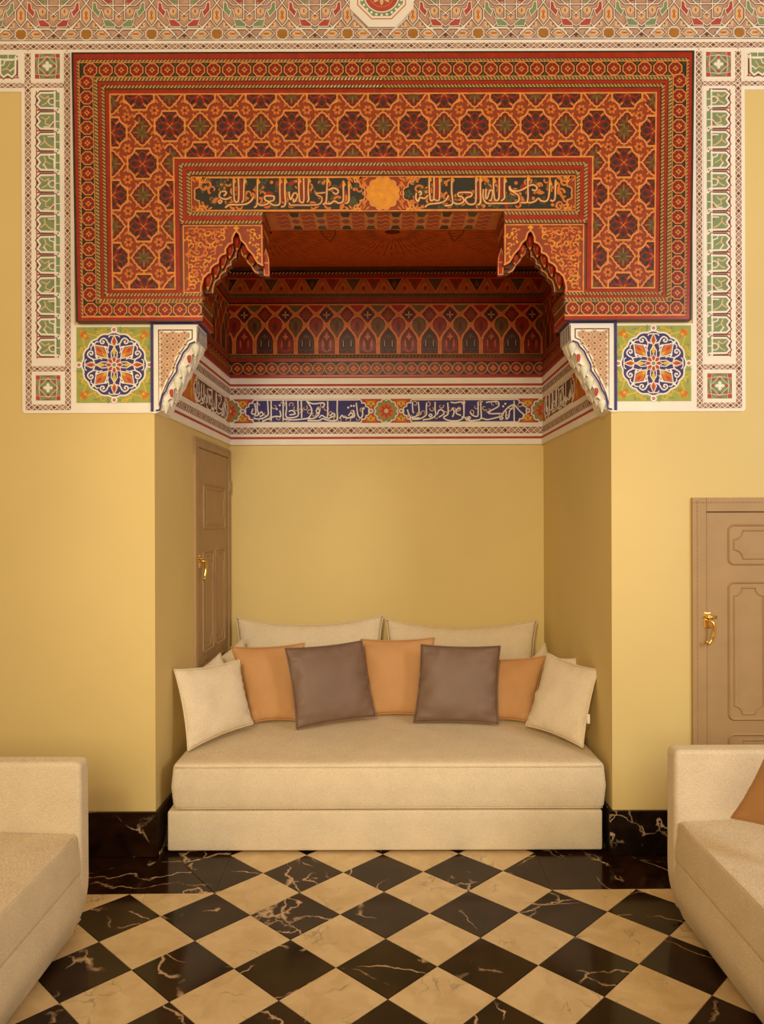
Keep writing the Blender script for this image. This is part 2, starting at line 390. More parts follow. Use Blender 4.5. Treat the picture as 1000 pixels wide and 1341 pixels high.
# ------------------------------------------------------------------ upholstery
def soft_box(name, x0, x1, y0, y1, z0, z1, m, parent, r=.03, nx=24, ny=18, nz=5, bulge=None, seam=False):
    "box with rounded edges on a fine grid so that it can sag and bulge"
    sz = Vector((x1-x0, y1-y0, z1-z0)); c = Vector(((x0+x1)/2, (y0+y1)/2, (z0+z1)/2)); hs = sz/2
    idx, V, Fc = {}, [], []
    def lin(n, h):
        t = [-h, -h+r*.35, -h+r]+[-h+r+(2*h-2*r)*k/n for k in range(1, n)]+[h-r, h-r*.35, h]
        return t
    gx, gy, gz = lin(nx, hs.x), lin(ny, hs.y), lin(nz, hs.z)
    def vid(i, j, k):
        if (i, j, k) not in idx:
            p = Vector((gx[i], gy[j], gz[k]))
            q = Vector((max(-hs.x+r, min(hs.x-r, p.x)), max(-hs.y+r, min(hs.y-r, p.y)), max(-hs.z+r, min(hs.z-r, p.z))))
            d = p-q
            if d.length > 1e-9: p = q+d.normalized()*r
            p += c
            if bulge: p = bulge(p, p-c, hs)
            idx[(i, j, k)] = len(V); V.append(tuple(p))
        return idx[(i, j, k)]
    X, Y, Z = len(gx)-1, len(gy)-1, len(gz)-1
    for i in range(X):
        for j in range(Y):
            Fc.append((vid(i, j, Z), vid(i+1, j, Z), vid(i+1, j+1, Z), vid(i, j+1, Z))); Fc.append((vid(i, j, 0), vid(i, j+1, 0), vid(i+1, j+1, 0), vid(i+1, j, 0)))
    for i in range(X):
        for k in range(Z):
            Fc.append((vid(i, 0, k), vid(i+1, 0, k), vid(i+1, 0, k+1), vid(i, 0, k+1))); Fc.append((vid(i, Y, k), vid(i, Y, k+1), vid(i+1, Y, k+1), vid(i+1, Y, k)))
    for j in range(Y):
        for k in range(Z):
            Fc.append((vid(0, j, k), vid(0, j, k+1), vid(0, j+1, k+1), vid(0, j+1, k))); Fc.append((vid(X, j, k), vid(X, j+1, k), vid(X, j+1, k+1), vid(X, j, k+1)))
    return mesh_obj(name, V, Fc, m, parent, smooth=True)
def nz(p, s, seed=0): return noise.noise(Vector(p)*s+Vector((seed*7.3, seed*3.1, seed)))

YS = 4.215
bx0, bx1 = at(219, 1090, YS).x, at(789, 1090, YS).x
mx0, mx1 = at(224.5, 1030, YS).x, at(793, 1030, YS).x
zb, zm, zt = .016, at(506, 1061, YS).z, at(506, 999, YS).z
yend = YB-.06
bed = thing('daybed', ((bx0+bx1)/2, YS+.9, 0), 'wide beige linen daybed filling the wall niche', 'daybed')
soft_box('bed_base', bx0, bx1, YS, yend, zb, zm-.004, linen, bed, .012, 20, 12, 3, lambda p, q, h: p+Vector((0, 0, -.006*max(0, q.z/h.z)*(1-abs(q.x)/h.x)*0)))
def mb(p, q, h):
    k = max(0, 1-abs(q.z)/h.z)
    p = p+Vector((.012*k*(1 if q.x > 0 else -1)*(abs(q.x) > h.x-.06), -.010*k*(q.y < -h.y+.06), 0))
    if q.z > 0: p.z += .012*(1-(q.x/h.x)**2)*(1-(q.y/h.y)**4)+.006*nz(p, 3, 2)
    p.y += .004*nz(p, 5, 5)*(q.y < 0)
    return p
soft_box('mattress', mx0+.004, mx1-.004, YS+.004, yend, zm, zt-.006, linen, bed, .028, 40, 26, 6, mb)
fx = lambda t: mx0+.02+(mx1-mx0-.04)*t
seam = [(fx(k/30), YS-.0015+.003*(k % 2)*.3, zt-.022+.002*nz((fx(k/30), 0, 0), 6, 1)) for k in range(31)]
mesh_obj('seam', *tube(seam, .0035, 6), linen, bed, smooth=True)
seam = [(fx(k/30), YS-.001, zm+.012) for k in range(31)]
mesh_obj('seam', *tube(seam, .003, 6), linen, bed, smooth=True)
for sx in (bx0+.12, bx1-.12):
    for sy in (YS+.12, yend-.12): box('foot', sx-.03, sx+.03, sy-.03, sy+.03, 0, .02, black_marble, bed)

def cushion(name, corners, thick, m, label, group, piping=True, seed=1, pinch=.07, n=22, crease=.5, tagged=False, pinch_t=None):
    "filled cover sewn along a seam; corners TL, TR, BR, BL in metres"
    TL, TR, BR, BL = [Vector(c) for c in corners]
    ctr = (TL+TR+BR+BL)/4
    nrm = ((TR-TL)+(BR-BL)).cross((TL-BL)+(TR-BR)).normalized()
    if nrm.dot(Vector((0, 0, CH))-ctr+Vector((0, 0, 0))) < 0: nrm = -nrm
    root = thing(name, (ctr.x, ctr.y, min(c[2] for c in corners)), label, 'cushion', group)
    def mid(s, t):
        e = 1-pinch*(1-t*t)*abs(s)**1.5; g = 1-(pinch_t or pinch)*(1-s*s)*abs(t)**1.5
        a, b = (s*e+1)/2, (t*g+1)/2
        return (BL*(1-a)+BR*a)*(1-b)+(TL*(1-a)+TR*a)*b
    V, Fc, front, back = [], [], {}, {}
    for i in range(n+1):
        for j in range(n+1):
            s = sin((2*i/n-1)*pi/2)*.55+(2*i/n-1)*.45; t = sin((2*j/n-1)*pi/2)*.55+(2*j/n-1)*.45
            p = mid(s, t)
            prof = max(0, (1-abs(s)**2.6)*(1-abs(t)**2.6))**.55
            edge = (abs(s)**6+abs(t)**6)
            wr = crease*.016*(nz((s*2.2+seed, t*11, seed), 1.3)*abs(s)**4+.6*nz((s*11, t*2.2, seed+4), 1.3)*abs(t)**4)*min(1, prof*2.2)*1.5
            sag = .012*nz((s*1.4, t*1.4, seed), 1.2)*prof
            d = thick*.5*prof*(1-.12*t)
            front[i, j] = len(V); V.append(tuple(p+nrm*(d+wr+sag)))
            if i in (0, n) or j in (0, n): back[i, j] = front[i, j]
            else: back[i, j] = len(V); V.append(tuple(p-nrm*(d*.9)))
    for i in range(n):
        for j in range(n):
            Fc.append((front[i, j], front[i+1, j], front[i+1, j+1], front[i, j+1])); Fc.append((back[i, j], back[i, j+1], back[i+1, j+1], back[i+1, j]))
    mesh_obj('cover', V, Fc, m, root, smooth=True)
    loop = []
    for k in range(4*n):
        q, r = divmod(k, n); u = 2*r/n-1; u = sin(u*pi/2)*.55+u*.45
        s, t = ((u, -1), (1, u), (-u, 1), (-1, -u))[q]
        loop.append(tuple(mid(s, t)+nrm*.0015*nz((s*8, t*8, seed), 1)))
    if piping: mesh_obj('seam', *tube(loop+[loop[0]], .0042, 6), m, root, smooth=True)
    if tagged:
        p = mid(1, -.25); q = nrm.cross(Vector((0, 0, 1))).normalized()*-1
        mesh_obj('care_tag', [tuple(p+Vector((0, 0, a))+Vector((b, -.01, 0))) for a, b in ((-.035, .0), (-.035, .016), (.02, .016), (.02, .0))]+[tuple(p+Vector((0, .002, a))+Vector((b, -.01, 0))) for a, b in ((-.035, .0), (-.035, .016), (.02, .016), (.02, .0))], [(0, 1, 2, 3), (4, 7, 6, 5), (0, 4, 5, 1), (1, 5, 6, 2), (2, 6, 7, 3), (3, 7, 4, 0)], plaster_white, root)
    return root
def px_corners(tl, tr, br, bl, yb_l, yb_r, lean):
    "corner pixels with the depth of the left and right bottom corner and how far the top leans back"
    yb_l = yb_l or depth_on(bl[1], zt+.022, bl[0]); yb_r = yb_r or depth_on(br[1], zt+.022, br[0])
    return [at(*tl, yb_l+lean), at(*tr, yb_r+lean), at(*br, yb_r), at(*bl, yb_l)]
G = 'cushions on the niche daybed'
seat = zt+.012
def dy(y, x): return depth_on(y, seat, x)
# two long bolsters against the back wall
cushion('long_cushion', px_corners((309, 809), (501.5, 806), (499, 905), (312, 905), 5.78, 5.78, .14), .17, linen, 'long beige back cushion on the daybed, the one nearer the brown door', G, seed=1, pinch=.04, pinch_t=.24, crease=1)
cushion('long_cushion', px_corners((505, 811), (703, 812), (699, 905), (507, 905), 5.78, 5.78, .14), .17, linen, 'long beige back cushion on the daybed, the one farther from the brown door', G, seed=2, pinch=.04, pinch_t=.24, crease=1)
# pale cushions along the side walls
cushion('beige_cushion', px_corners((276, 869), (318, 836), (342, 915), (276, 938), 5.25, 5.62, .04), .11, linen, 'beige cushion mostly hidden beside the brown door, its corner against the long back cushion', G, seed=3)
cushion('cream_cushion', px_corners((256, 880), (288, 855), (318, 925), (268, 945), 4.95, 5.2, .02), .10, linen_pale, 'pale cushion peeping out between the left cream cushion and the brown door', G, seed=4)
cushion('beige_cushion', px_corners((692, 866), (713, 842), (735, 905), (690, 925), 5.40, 5.55, .05), .10, linen, 'beige cushion corner showing between right ochre cushion and right wall', G, seed=5)
cushion('cream_cushion', px_corners((716, 859), (757, 862), (764, 940), (708, 935), 5.05, 4.96, .06), .10, linen_pale, 'pale cushion hidden behind the front cream cushion with the white tag', G, seed=6)
# ochre and taupe squares in the middle row
cushion('ochre_cushion', px_corners((302, 847), (399, 842), (391, 944), (327, 947), None, None, .16), .11, ochre_cloth, 'ochre cushion between the left cream and left taupe cushions', G, seed=7, pinch=.07, crease=1.4)
cushion('ochre_cushion', px_corners((472, 837), (569, 835), (560, 937), (482, 937), None, None, .16), .11, ochre_cloth, 'ochre cushion in the middle, between the two taupe cushions', G, seed=8, pinch=.06, crease=1.4)
cushion('ochre_cushion', px_corners((630, 864), (715, 859), (694, 946), (640, 942), None, None, .13), .11, ochre_cloth, 'ochre cushion between the right taupe and right cream cushions', G, seed=9, pinch=.06, crease=1.4)
cushion('taupe_cushion', px_corners((373, 849), (474, 839), (492, 938), (388, 955), None, 5.03, .12), .13, taupe_cloth, 'taupe satin cushion between the left and middle ochre cushions', G, seed=10, pinch=.05, crease=2.6)
cushion('taupe_cushion', px_corners((551, 844), (655, 846), (652, 948), (541, 946), None, None, .13), .13, taupe_cloth, 'taupe satin cushion between the middle and right ochre cushions', G, seed=11, pinch=.05, crease=2.6)
# cream squares at the front corners
cushion('cream_cushion', px_corners((228, 877), (313, 864), (331, 948), (246, 983), 4.40, 4.82, .10), .13, linen_pale, 'cream cushion at the front of the daybed by the left niche wall', G, seed=12, pinch=.07, crease=1.2)
cushion('cream_cushion', px_corners((717, 855), (783, 877), (763, 979), (688, 950), 4.82, 4.42, .10), .13, linen_pale, 'cream cushion with a white tag at the front by the right niche wall', G, seed=13, pinch=.07, crease=1.2, tagged=True)

# ------------------------------------------------------------------ the two sofas that run towards the camera
def sofa(sgn, xf, ya, zarm, label):
    root = thing('sofa', (sgn*(xf+.45), ya-1.1, 0), label, 'sofa')
    th, y1 = .105, ya-2.3
    X = lambda d: sgn*(xf+d)                     # d = distance from the front line towards the side wall
    def lathe(nm, prof, y0, y1_, rad=.02, par=root):
        "profile in (d, z) extruded along y with rounded ends"
        V, Fc = [], []; n = len(prof)
        ys = [(y0, rad), (y0+rad*.3, rad*.3), (y0+rad, 0)]+[(y0+rad+(y1_-y0-2*rad)*k/8, 0) for k in range(1, 8)]+[(y1_-rad, 0), (y1_-rad*.3, rad*.3), (y1_, rad)]
        ar = sum(prof[i-1][0]*prof[i][1]-prof[i][0]*prof[i-1][1] for i in range(n)); sg_ = 1 if ar > 0 else -1
        nm_ = []
        for i in range(n):
            a, b = prof[i-1], prof[(i+1) % n]; t = Vector((b[0]-a[0], b[1]-a[1])).normalized(); nm_.append((-t.y*sg_, t.x*sg_))
        ys = [(y0, rad*1.25)]+ys+[(y1_, rad*1.25)]
        for y, ins in ys:
            for (d, z), (nx, nz_) in zip(prof, nm_): V.append((X(d+nx*ins), y, z+nz_*ins))
        for i in range(len(ys)-1):
            Fc += [(i*n+k, i*n+(k+1) % n, (i+1)*n+(k+1) % n, (i+1)*n+k) for k in range(n)]
        Fc += [tuple(range(n)), tuple(range((len(ys)-1)*n, len(ys)*n))]
        ob = mesh_obj(nm, V, Fc, linen, par, smooth=True)
        for q in (-1, -2): ob.data.polygons[len(Fc)+q].use_smooth = False
        return ob
    def rnd(pts, r, k=5):
        out = []; n = len(pts)
        for i, p in enumerate(pts):
            a, b = Vector(pts[i-1])-Vector(p), Vector(pts[(i+1) % n])-Vector(p)
            rr = r[i] if isinstance(r, (list, tuple)) else r
            p0, p1 = Vector(p)+a.normalized()*rr, Vector(p)+b.normalized()*rr
            for s in range(k+1):
                t = s/k; q = p0*(1-t)**2+Vector(p)*2*t*(1-t)+p1*t*t; out.append((q.x, q.y))
        return out
    # body under the seat, rounded inwards at the bottom
    lathe('base', rnd([(-.012, .31), (-.03, .17), (.03, .012), (.93, .012), (.93, .31)], [.02, .05, .05, .02, .02]), y1, ya-.004, .010)
    # arm at the far end: a soft slab across the whole depth
    lathe('arm', rnd([(-.012, zarm), (-.014, .14), (.05, .012), (.95, .012), (.95, zarm)], [.036, .12, .05, .036, .036]), ya, ya+th, .016)
    lathe('back', rnd([(.74, zarm), (.74, .3), (.95, .3), (.95, zarm)], [.05, .02, .02, .05]), y1, ya-.002, .010)
    # seat cushion
    prof = rnd([(0.0, .484), (-.022, .30), (.74, .30), (.74, .505)], [.018, .03, .02, .03])
    lathe('seat_cushion', prof, y1+.03, ya-.006, .009)
    pipe = [(X(.006), y1+.04+(ya-.03-y1-.05)*k/24, .478+.002*nz((k, sgn, 0), .7)) for k in range(25)]
    mesh_obj('piping', *tube(pipe, .0045, 6), linen, root, smooth=True)
    pipe = [(X(-.018), y1+.04+(ya-.03-y1-.05)*k/24, .19+.002*nz((k, sgn, 3), .7)) for k in range(25)]
    mesh_obj('piping', *tube(pipe, .005, 6), linen, root, smooth=True)
    lathe('arm', rnd([(-.012, zarm), (-.014, .14), (.05, .012), (.95, .012), (.95, zarm)], [.036, .12, .05, .036, .036]), y1-th, y1, .016)
    for dd in (.3, .8):
        for yy in (y1+.1, ya-.1): box('foot', X(dd)-.03, X(dd)+.03, yy-.03, yy+.03, 0, .03, black_marble, root)
    return root
sofa(-1, 1.352, 3.335, .797, 'beige linen sofa on the left, its flat arm beside the left pier')
sofa(1, 1.352, 3.455, .806, 'beige linen sofa on the right, its arm in front of the wide brown door')
cushion('ochre_cushion', [(1.56, 3.05, .86), (1.66, 2.66, .88), (1.74, 2.62, .47), (1.50, 3.06, .53)] if False else [at(1003, 990, 3.1), at(1085, 985, 2.85), at(1080, 1105, 2.85), at(957, 1071, 3.12)], .13, ochre_cloth, 'ochre cushion lying against the arm of the right sofa', None, seed=14)
# ------------------------------------------------------------------ painted and carved ornament
def pm(name, r, g, b, rough=.45, var=.2, e=1.0, spec=.45): return mat(name, A(r, g, b, e), rough, var, 26, .08, 140, spec)
def pl(name, r, g, b, var=.12): return mat(name, A(r, g, b), .75, var, 20, .1, 110, .25)
PW = plaster_white
WSR = pm('wood_soffit_red', 186, 62, 18); WZ = pm('wood_tooth_ground', 184, 88, 24); WLO = pm('wood_bright_olive', 128, 104, 24); WGL = pm('letter_gold', 236, 172, 96); WF = pm('wood_inner_orange', 214, 108, 30); WFL = pm('wood_inner_line', 228, 124, 44)  # inner orange and inner line carry the niche's light level in their colour
PDI = pl('plaster_umber', 166, 114, 82, .25)
PD, PB, PT = pl('plaster_rose', 196, 148, 110, .2), pl('plaster_brown_line', 112, 72, 50), pl('plaster_tan', 226, 180, 122)
PR, PG, PS = pl('plaster_red', 184, 76, 56), pl('plaster_green', 134, 146, 92), pl('plaster_star_brown', 172, 112, 40)
PN, PLI, PY, PO = pl('plaster_blue', 72, 62, 100), pl('plaster_lime', 166, 162, 72), pl('plaster_yellow', 220, 176, 60), pl('plaster_orange', 214, 116, 40)
PLG = pl('plaster_pale_green', 232, 220, 176)
WR, WD = pm('wood_red', 160, 36, 8, .32), pm('wood_dark_red', 106, 26, 6)
WG, WO, WY = pm('wood_orange_line', 224, 134, 54), pm('wood_orange', 212, 108, 28), pm('wood_amber', 226, 140, 30)
WL, WK, WB = pm('wood_olive', 104, 76, 18), pm('wood_black_green', 40, 34, 18), pm('wood_brown', 112, 52, 18)
WM, WN, WC = pm('wood_maroon', 80, 24, 7), pm('wood_ink', 34, 26, 30), pm('rope_cream', 212, 158, 90, .24, .1, 1.0, .7)
WP = pm('wood_ground', 146, 52, 12); WE = pm('wood_green', 74, 70, 30); WS = pm('wood_plain', 226, 102, 30, .3)

def front(Y):
    s = Y/F
    return lambda x, y, h: ((x-500)*s, Y-h*.001, CH-(y-HZ)*s)
class Orn:
    "collects flat or raised pieces, drawn in pixels of a level camera and laid on a real plane (h in mm)"
    def __init__(s, fr, tx=None, lift=.4): s.fr, s.tx, s.v, s.f, s.m, s.mats, s.clip, s.c = fr, tx, [], [], [], [], None, 0
    def k(s, m):
        if m not in s.mats: s.mats.append(m)
        return s.mats.index(m)
    def pt(s, p, h):
        if s.tx: p = s.tx(p[0], p[1])
        return s.fr(p[0], p[1], h)
    def poly(s, pts, h, m, th=0, jit=True):
        if jit: s.c = (s.c+1) % 40; h += s.c*.006
        if s.clip: pts = clip_poly(pts, s.clip)
        if len(pts) < 3: return
        n = len(s.v); q = len(pts); k = s.k(m)
        s.v += [s.pt(p, h) for p in pts]; s.f.append(tuple(range(n, n+q))); s.m.append(k)
        if th:
            s.v += [s.pt(p, h-th) for p in pts]
            for i in range(q): s.f.append((n+i, n+(i+1) % q, n+q+(i+1) % q, n+q+i)); s.m.append(k)
    def rect(s, x0, y0, x1, y1, h, m, th=0): s.poly([(x0, y0), (x1, y0), (x1, y1), (x0, y1)], h, m, th)
    def line(s, pts, w, h, m, closed=False, th=0):
        n = len(pts); s.c = (s.c+1) % 40; h += s.c*.006
        if n < 2: return
        L = []
        for i in range(n):
            a = pts[i-1] if (i or closed) else pts[i]
            b = pts[(i+1) % n] if (i < n-1 or closed) else pts[i]
            p = pts[i]
            u, v = (p[0]-a[0], p[1]-a[1]), (b[0]-p[0], b[1]-p[1])
            lu, lv = hypot(*u), hypot(*v)
            if lu < 1e-6: u, lu = v, lv
            if lv < 1e-6: v, lv = u, lu
            if lu < 1e-6: L.append(None); continue
            nx, ny = -u[1]/lu-v[1]/lv, u[0]/lu+v[0]/lv
            q = hypot(nx, ny)
            if q < 1e-3: nx, ny, q = -u[1]/lu, u[0]/lu, 1
            nx, ny = nx/q, ny/q
            c = max(.5, abs(nx*-u[1]/lu+ny*u[0]/lu))
            ww = w[i] if isinstance(w, (list, tuple)) else w
            L.append((p, nx/c*ww/2, ny/c*ww/2))
        L = [q for q in L if q]
        rng = range(len(L) if closed else len(L)-1)
        if s.clip or not th:
            for i in rng:
                (p, a, b), (q, c, d) = L[i], L[(i+1) % len(L)]
                s.poly([(p[0]+a, p[1]+b), (q[0]+c, q[1]+d), (q[0]-c, q[1]-d), (p[0]-a, p[1]-b)], h+.0015*i, m, 0, False)
            return
        k = s.k(m); n0 = len(s.v)
        for p, a, b in L:
            s.v += [s.pt((p[0]+a, p[1]+b), h-th), s.pt((p[0]+a*.45, p[1]+b*.45), h), s.pt((p[0]-a*.45, p[1]-b*.45), h), s.pt((p[0]-a, p[1]-b), h-th)]
        for i in rng:
            j = (i+1) % len(L)
            for e in range(3): s.f.append((n0+i*4+e, n0+j*4+e, n0+j*4+e+1, n0+i*4+e+1)); s.m.append(k)
    def disc(s, x, y, r, h, m, n=12, th=0, ry=None, a0=0):
        s.poly([(x+r*cos(a0+2*pi*i/n), y+(ry or r)*sin(a0+2*pi*i/n)) for i in range(n)], h, m, th)
    def ring(s, x, y, r, w, h, m, n=14, th=0, a0=0):
        s.line([(x+r*cos(a0+2*pi*i/n), y+r*sin(a0+2*pi*i/n)) for i in range(n)], w, h, m, True, th)
    def petal(s, x, y, a, r0, r1, w, h, m, th=0):
        c, d = cos(a), sin(a); rm = r0+(r1-r0)*.55
        s.poly([(x+r*c-q*d, y+r*d+q*c) for r, q in ((r0, 0), (r0+(r1-r0)*.25, w*.35), (rm, w/2), (r0+(r1-r0)*.85, w*.28), (r1, 0), (r0+(r1-r0)*.85, -w*.28), (rm, -w/2), (r0+(r1-r0)*.25, -w*.35))], h, m, th)
    def flower(s, x, y, n, r0, r1, w, h, m, a0=0, th=0):
        for i in range(n): s.petal(x, y, a0+2*pi*i/n, r0, r1, w, h, m, th)
    def scroll(s, x, y, r, a, turn, w, h, m, n=12, th=0, tail=None):
        "spiral that opens outwards from (x, y)"
        pts = []
        for i in range(n+1):
            t = i/n; q = a+turn*2*pi*t; pts.append((x+r*(.34+.66*t)*cos(q), y+r*(.34+.66*t)*sin(q)))
        if tail: pts = smooth_path(pts+[tail], 2)
        s.line(pts, [w*(.6+.5*i/len(pts)) for i in range(len(pts))], h, m, False, th)
    def stroke(s, pts, w, h, m, th=0, k=4):
        s.line(smooth_path(pts, k), w, h, m, False, th)
    def rope(s, pts, w, h, closed=False, pitch=4.6, light=None, dark=None, th=7):
        "twisted cord moulding: a rounded dark bar with raised slanting strands"
        light, dark = light or WC, dark or WL
        s.line(pts, w, h+th*.5, dark, closed, th*.5)
        seg = list(zip(pts, pts[1:]+pts[:1] if closed else pts[1:]))
        k = s.k(light)
        for p, q in seg:
            L = hypot(q[0]-p[0], q[1]-p[1])
            if L < 1: continue
            ux, uy = (q[0]-p[0])/L, (q[1]-p[1])/L
            if ux+uy*.3 < 0: p, q, ux, uy = q, p, -ux, -uy
            n = max(1, round(L/pitch)); d = L/n
            for i in range(n):
                c = (i+.5)*d; A_ = []
                for a, b, z in ((-d*.52, w*.46, 0), (-d*.05, w*.46, 0), (d*.52, -w*.46, 0), (d*.05, -w*.46, 0), (-d*.16, w*.16, 1), (d*.16, -w*.16, 1)):
                    A_.append(s.pt((p[0]+ux*(c+a)-uy*b, p[1]+uy*(c+a)+ux*b), h+th*(.45+.55*z)))
                n0 = len(s.v); s.v += A_
                for f in ((0, 4, 5, 3), (1, 2, 5, 4), (0, 1, 4), (2, 3, 5)): s.f.append(tuple(n0+e for e in f)); s.m.append(k)
    def build(s, name, parent, label=None, kind=None, smooth=False):
        if name.split('_')[-1] in ('pattern', 'lettering', 'lattice') or name == 'rope_moulding': kind = 'stuff'
        o = mesh_obj(name, s.v, s.f, s.mats, parent, s.m, smooth)
        return tag(o, label, None, None, kind)

CX = 503.0
mir = lambda x, y: (2*CX-x, y)
SIDES = (('left', None), ('right', mir))

def diaper(o, x0, y0, x1, y1, pitch, h, w=.85, ground=None, lines=PW, dots=PB, cx=None):
    ground = ground or PDI
    o.rect(x0, y0, x1, y1, h, ground)
    keep = o.clip; o.clip = [(x0, y0), (x1, y0), (x1, y1), (x0, y1)]
    W, H = x1-x0, y1-y0
    vert = H > W
    nn = max(1, round((H if vert else W)/pitch)); p = (H if vert else W)/nn; s = min(W, H)
    off = s/2
    for i in range(-2, nn+2):
        for e in (-1, 1):
            if vert:
                c = y0+(i+.5)*p; o.line([(x0, c-e*off*p/s*1.0), (x1, c+e*off*p/s*1.0)], w, h+.8, lines)
            else:
                c = x0+(i+.5)*p; o.line([(c-e*off*p/s, y0), (c+e*off*p/s, y1)], w, h+.8, lines)
        if vert: c = y0+(i+1)*p; q = [(x0+W*.5, c-p*.3), (x0+W*.72, c), (x0+W*.5, c+p*.3), (x0+W*.28, c)]
        else: c = x0+(i+1)*p; q = [(c-p*.3, y0+H*.5), (c, y0+H*.28), (c+p*.3, y0+H*.5), (c, y0+H*.72)]
        o.poly(q, h+.4, (dots, PD, PD)[i % 3])
    o.clip = keep

# --- plaster frieze under the ceiling, full width
trim = structure(thing('trim_1', (0, YW, 4.6), None, None))
P0 = front(YW)
o = Orn(P0); o.rect(-60, -60, 1066, 69.5, 8, PW, 8); o.build('plaster_bed', trim)
o = Orn(P0); diaper(o, -60, 57.5, 1066, 64.8, 8.2, 8.4); o.build('diaper_pattern', trim)
o = Orn(P0); o.rect(-60, -40, 1066, 52, 8.4, PD)
B = 85.3
def strap(o, pts, w=1.5, closed=False):
    o.line(pts, w+1.5, 9.2, PB, closed); o.line(pts, w, 12, PW, closed, 3)
def cell(o, pts, m, flower=True):
    cx, cy = sum(p[0] for p in pts)/len(pts), sum(p[1] for p in pts)/len(pts)
    q = [(cx+(p[0]-cx)*.9, cy+(p[1]-cy)*.9) for p in pts]
    o.poly(q, 9, m)
    if flower:
        dx = max(p[0] for p in pts)-min(p[0] for p in pts); dyy = max(p[1] for p in pts)-min(p[1] for p in pts)
        a = 0 if dx > dyy else pi/2; r = max(dx, dyy)*.24
        o.petal(cx, cy, a, 0, r, r*.8, 9.3, PO); o.petal(cx, cy, a+pi, 0, r, r*.8, 9.3, PO); o.disc(cx, cy, 1.0, 9.5, PB, 6)
for b in range(-7, 8):
    xc = 499.5+B*b
    med = b == 0
    col = PR if b % 2 == 1 else PG
    for e in (-1, 1):
        T = lambda pts: [(xc+e*x, y) for x, y in pts]
        cell(o, T([(13, 45), (18, 40), (26, 40), (31, 45), (26, 50), (18, 50)]), PT); strap(o, T([(12, 45), (18, 39.5), (27, 39.5), (33, 45), (27, 50.5), (18, 50.5)]), 1.2, True)
        cell(o, T([(25, 33), (29, 28), (35, 30), (35, 37), (28, 38)]), PT)
        if not med: cell(o, T([(-9, 17), (-14, 22), (-20, 19), (-20, 13), (-14, 10), (-9, 12)]), PT)
        if not med:
            o.poly(T([(-21, 24.5), (-18, 27), (-12.5, 26.5), (-4.5, 33), (-5, 36.4), (-17.5, 36)]), 12.3, col); o.line(T([(-21, 24.5), (-18, 27), (-12.5, 26.5), (-4.5, 33), (-5, 36.4), (-17.5, 36)]), .9, 12.8, PW, True)
            o.poly(T([(-33.6, 4), (-29.5, 5), (-28, 12), (-23.5, 16.4), (-26.5, 23.4), (-34, 14.6)]), 12.3, col); o.line(T([(-33.6, 4), (-29.5, 5), (-28, 12), (-23.5, 16.4), (-26.5, 23.4), (-34, 14.6)]), .9, 12.8, PW, True)
            o.poly(T([(-20, -2), (-14, -3), (-9, 3), (-15, 5)]), 9, PR if col is PG else PG)
            strap(o, T([(7.5, -4), (7.5, 26), (13, 26), (24, 37.8)])); strap(o, T([(4, 37.8), (24, 37.8), (35, 24)]))
            strap(o, T([(0, 36), (19, 23.5), (22, 13.5), (35, 13)])); strap(o, T([(0, 7.5), (22, 7.5), (34, -4)]))
            strap(o, T([(26, -4), (8, 12), (-4, 22)]))
        else:
            strap(o, T([(19, 38), (34, 23)])); strap(o, T([(38, 23), (36, -10)]))
        strap(o, T([(35, 25), (8, 51)])); strap(o, T([(-10, 51.5), (6, 38)]) if not med else T([(-10, 51.5), (3, 40)]))
        strap(o, T([(42.6, 36), (35.5, 27), (35.5, 14), (42.6, 5), (50, -6)]))
        strap(o, T([(42.6, 5), (33, -8)]))
    xs = xc+B/2
    cell(o, [(xs, 8), (xs+5, 14), (xs+5, 27), (xs, 33.5), (xs-5, 27), (xs-5, 14)], PT)
    o.poly([(xs+(7.2 if i % 2 else 5.6)*cos(i*pi/8), 45+(7.2 if i % 2 else 5.6)*sin(i*pi/8)) for i in range(16)], 9.6, PS)
    o.ring(xs, 45, 8.2, 1.2, 11, PW, 8, 2, pi/8)
    if not med:
        cell(o, [(xc, 14), (xc+6, 18.5), (xc+5, 25), (xc, 29), (xc-5, 25), (xc-6, 18.5)], PT)
        o.poly([(xc-3.5, 47), (xc, 43.5), (xc+3.5, 47), (xc, 50.5)], 9, PB)
    else: o.poly([(xc-2.6, 47), (xc, 44.5), (xc+2.6, 47), (xc, 49.5)], 9, PB)
strap(o, [(-60, 39)]+[(499.5+B*b+e, 39) for b in range(-6, 7) for e in (-10, 10)]+[(1066, 39)], 1.0)
strap(o, [(-60, 52.2), (1066, 52.2)], 1.2)
o.build('strapwork_pattern', trim, kind=None)
o = Orn(P0); mx, my = 501.5, -4
octo = lambda r: [(mx+r*cos(pi/8+i*pi/4), my+r*sin(pi/8+i*pi/4)) for i in range(8)]
o.poly(octo(45), 16, PW, 8); o.poly(octo(34.5), 16.5, PO); o.poly(octo(33), 17, PW); o.poly(octo(30), 17.4, PG)
for i in range(24): o.disc(mx+26.5*cos(i*pi/12), my+26.5*sin(i*pi/12), 1.8, 17.8, PW, 6)
o.disc(mx, my, 23.5, 18, PW, 28); o.disc(mx, my, 22, 18.6, PR, 28); o.ring(mx, my, 16, 1.2, 19, PO, 24); o.flower(mx, my, 8, 3, 14, 5, 19, PT)
o.build('octagon_boss', trim, 'white octagonal boss with green ring and red centre')

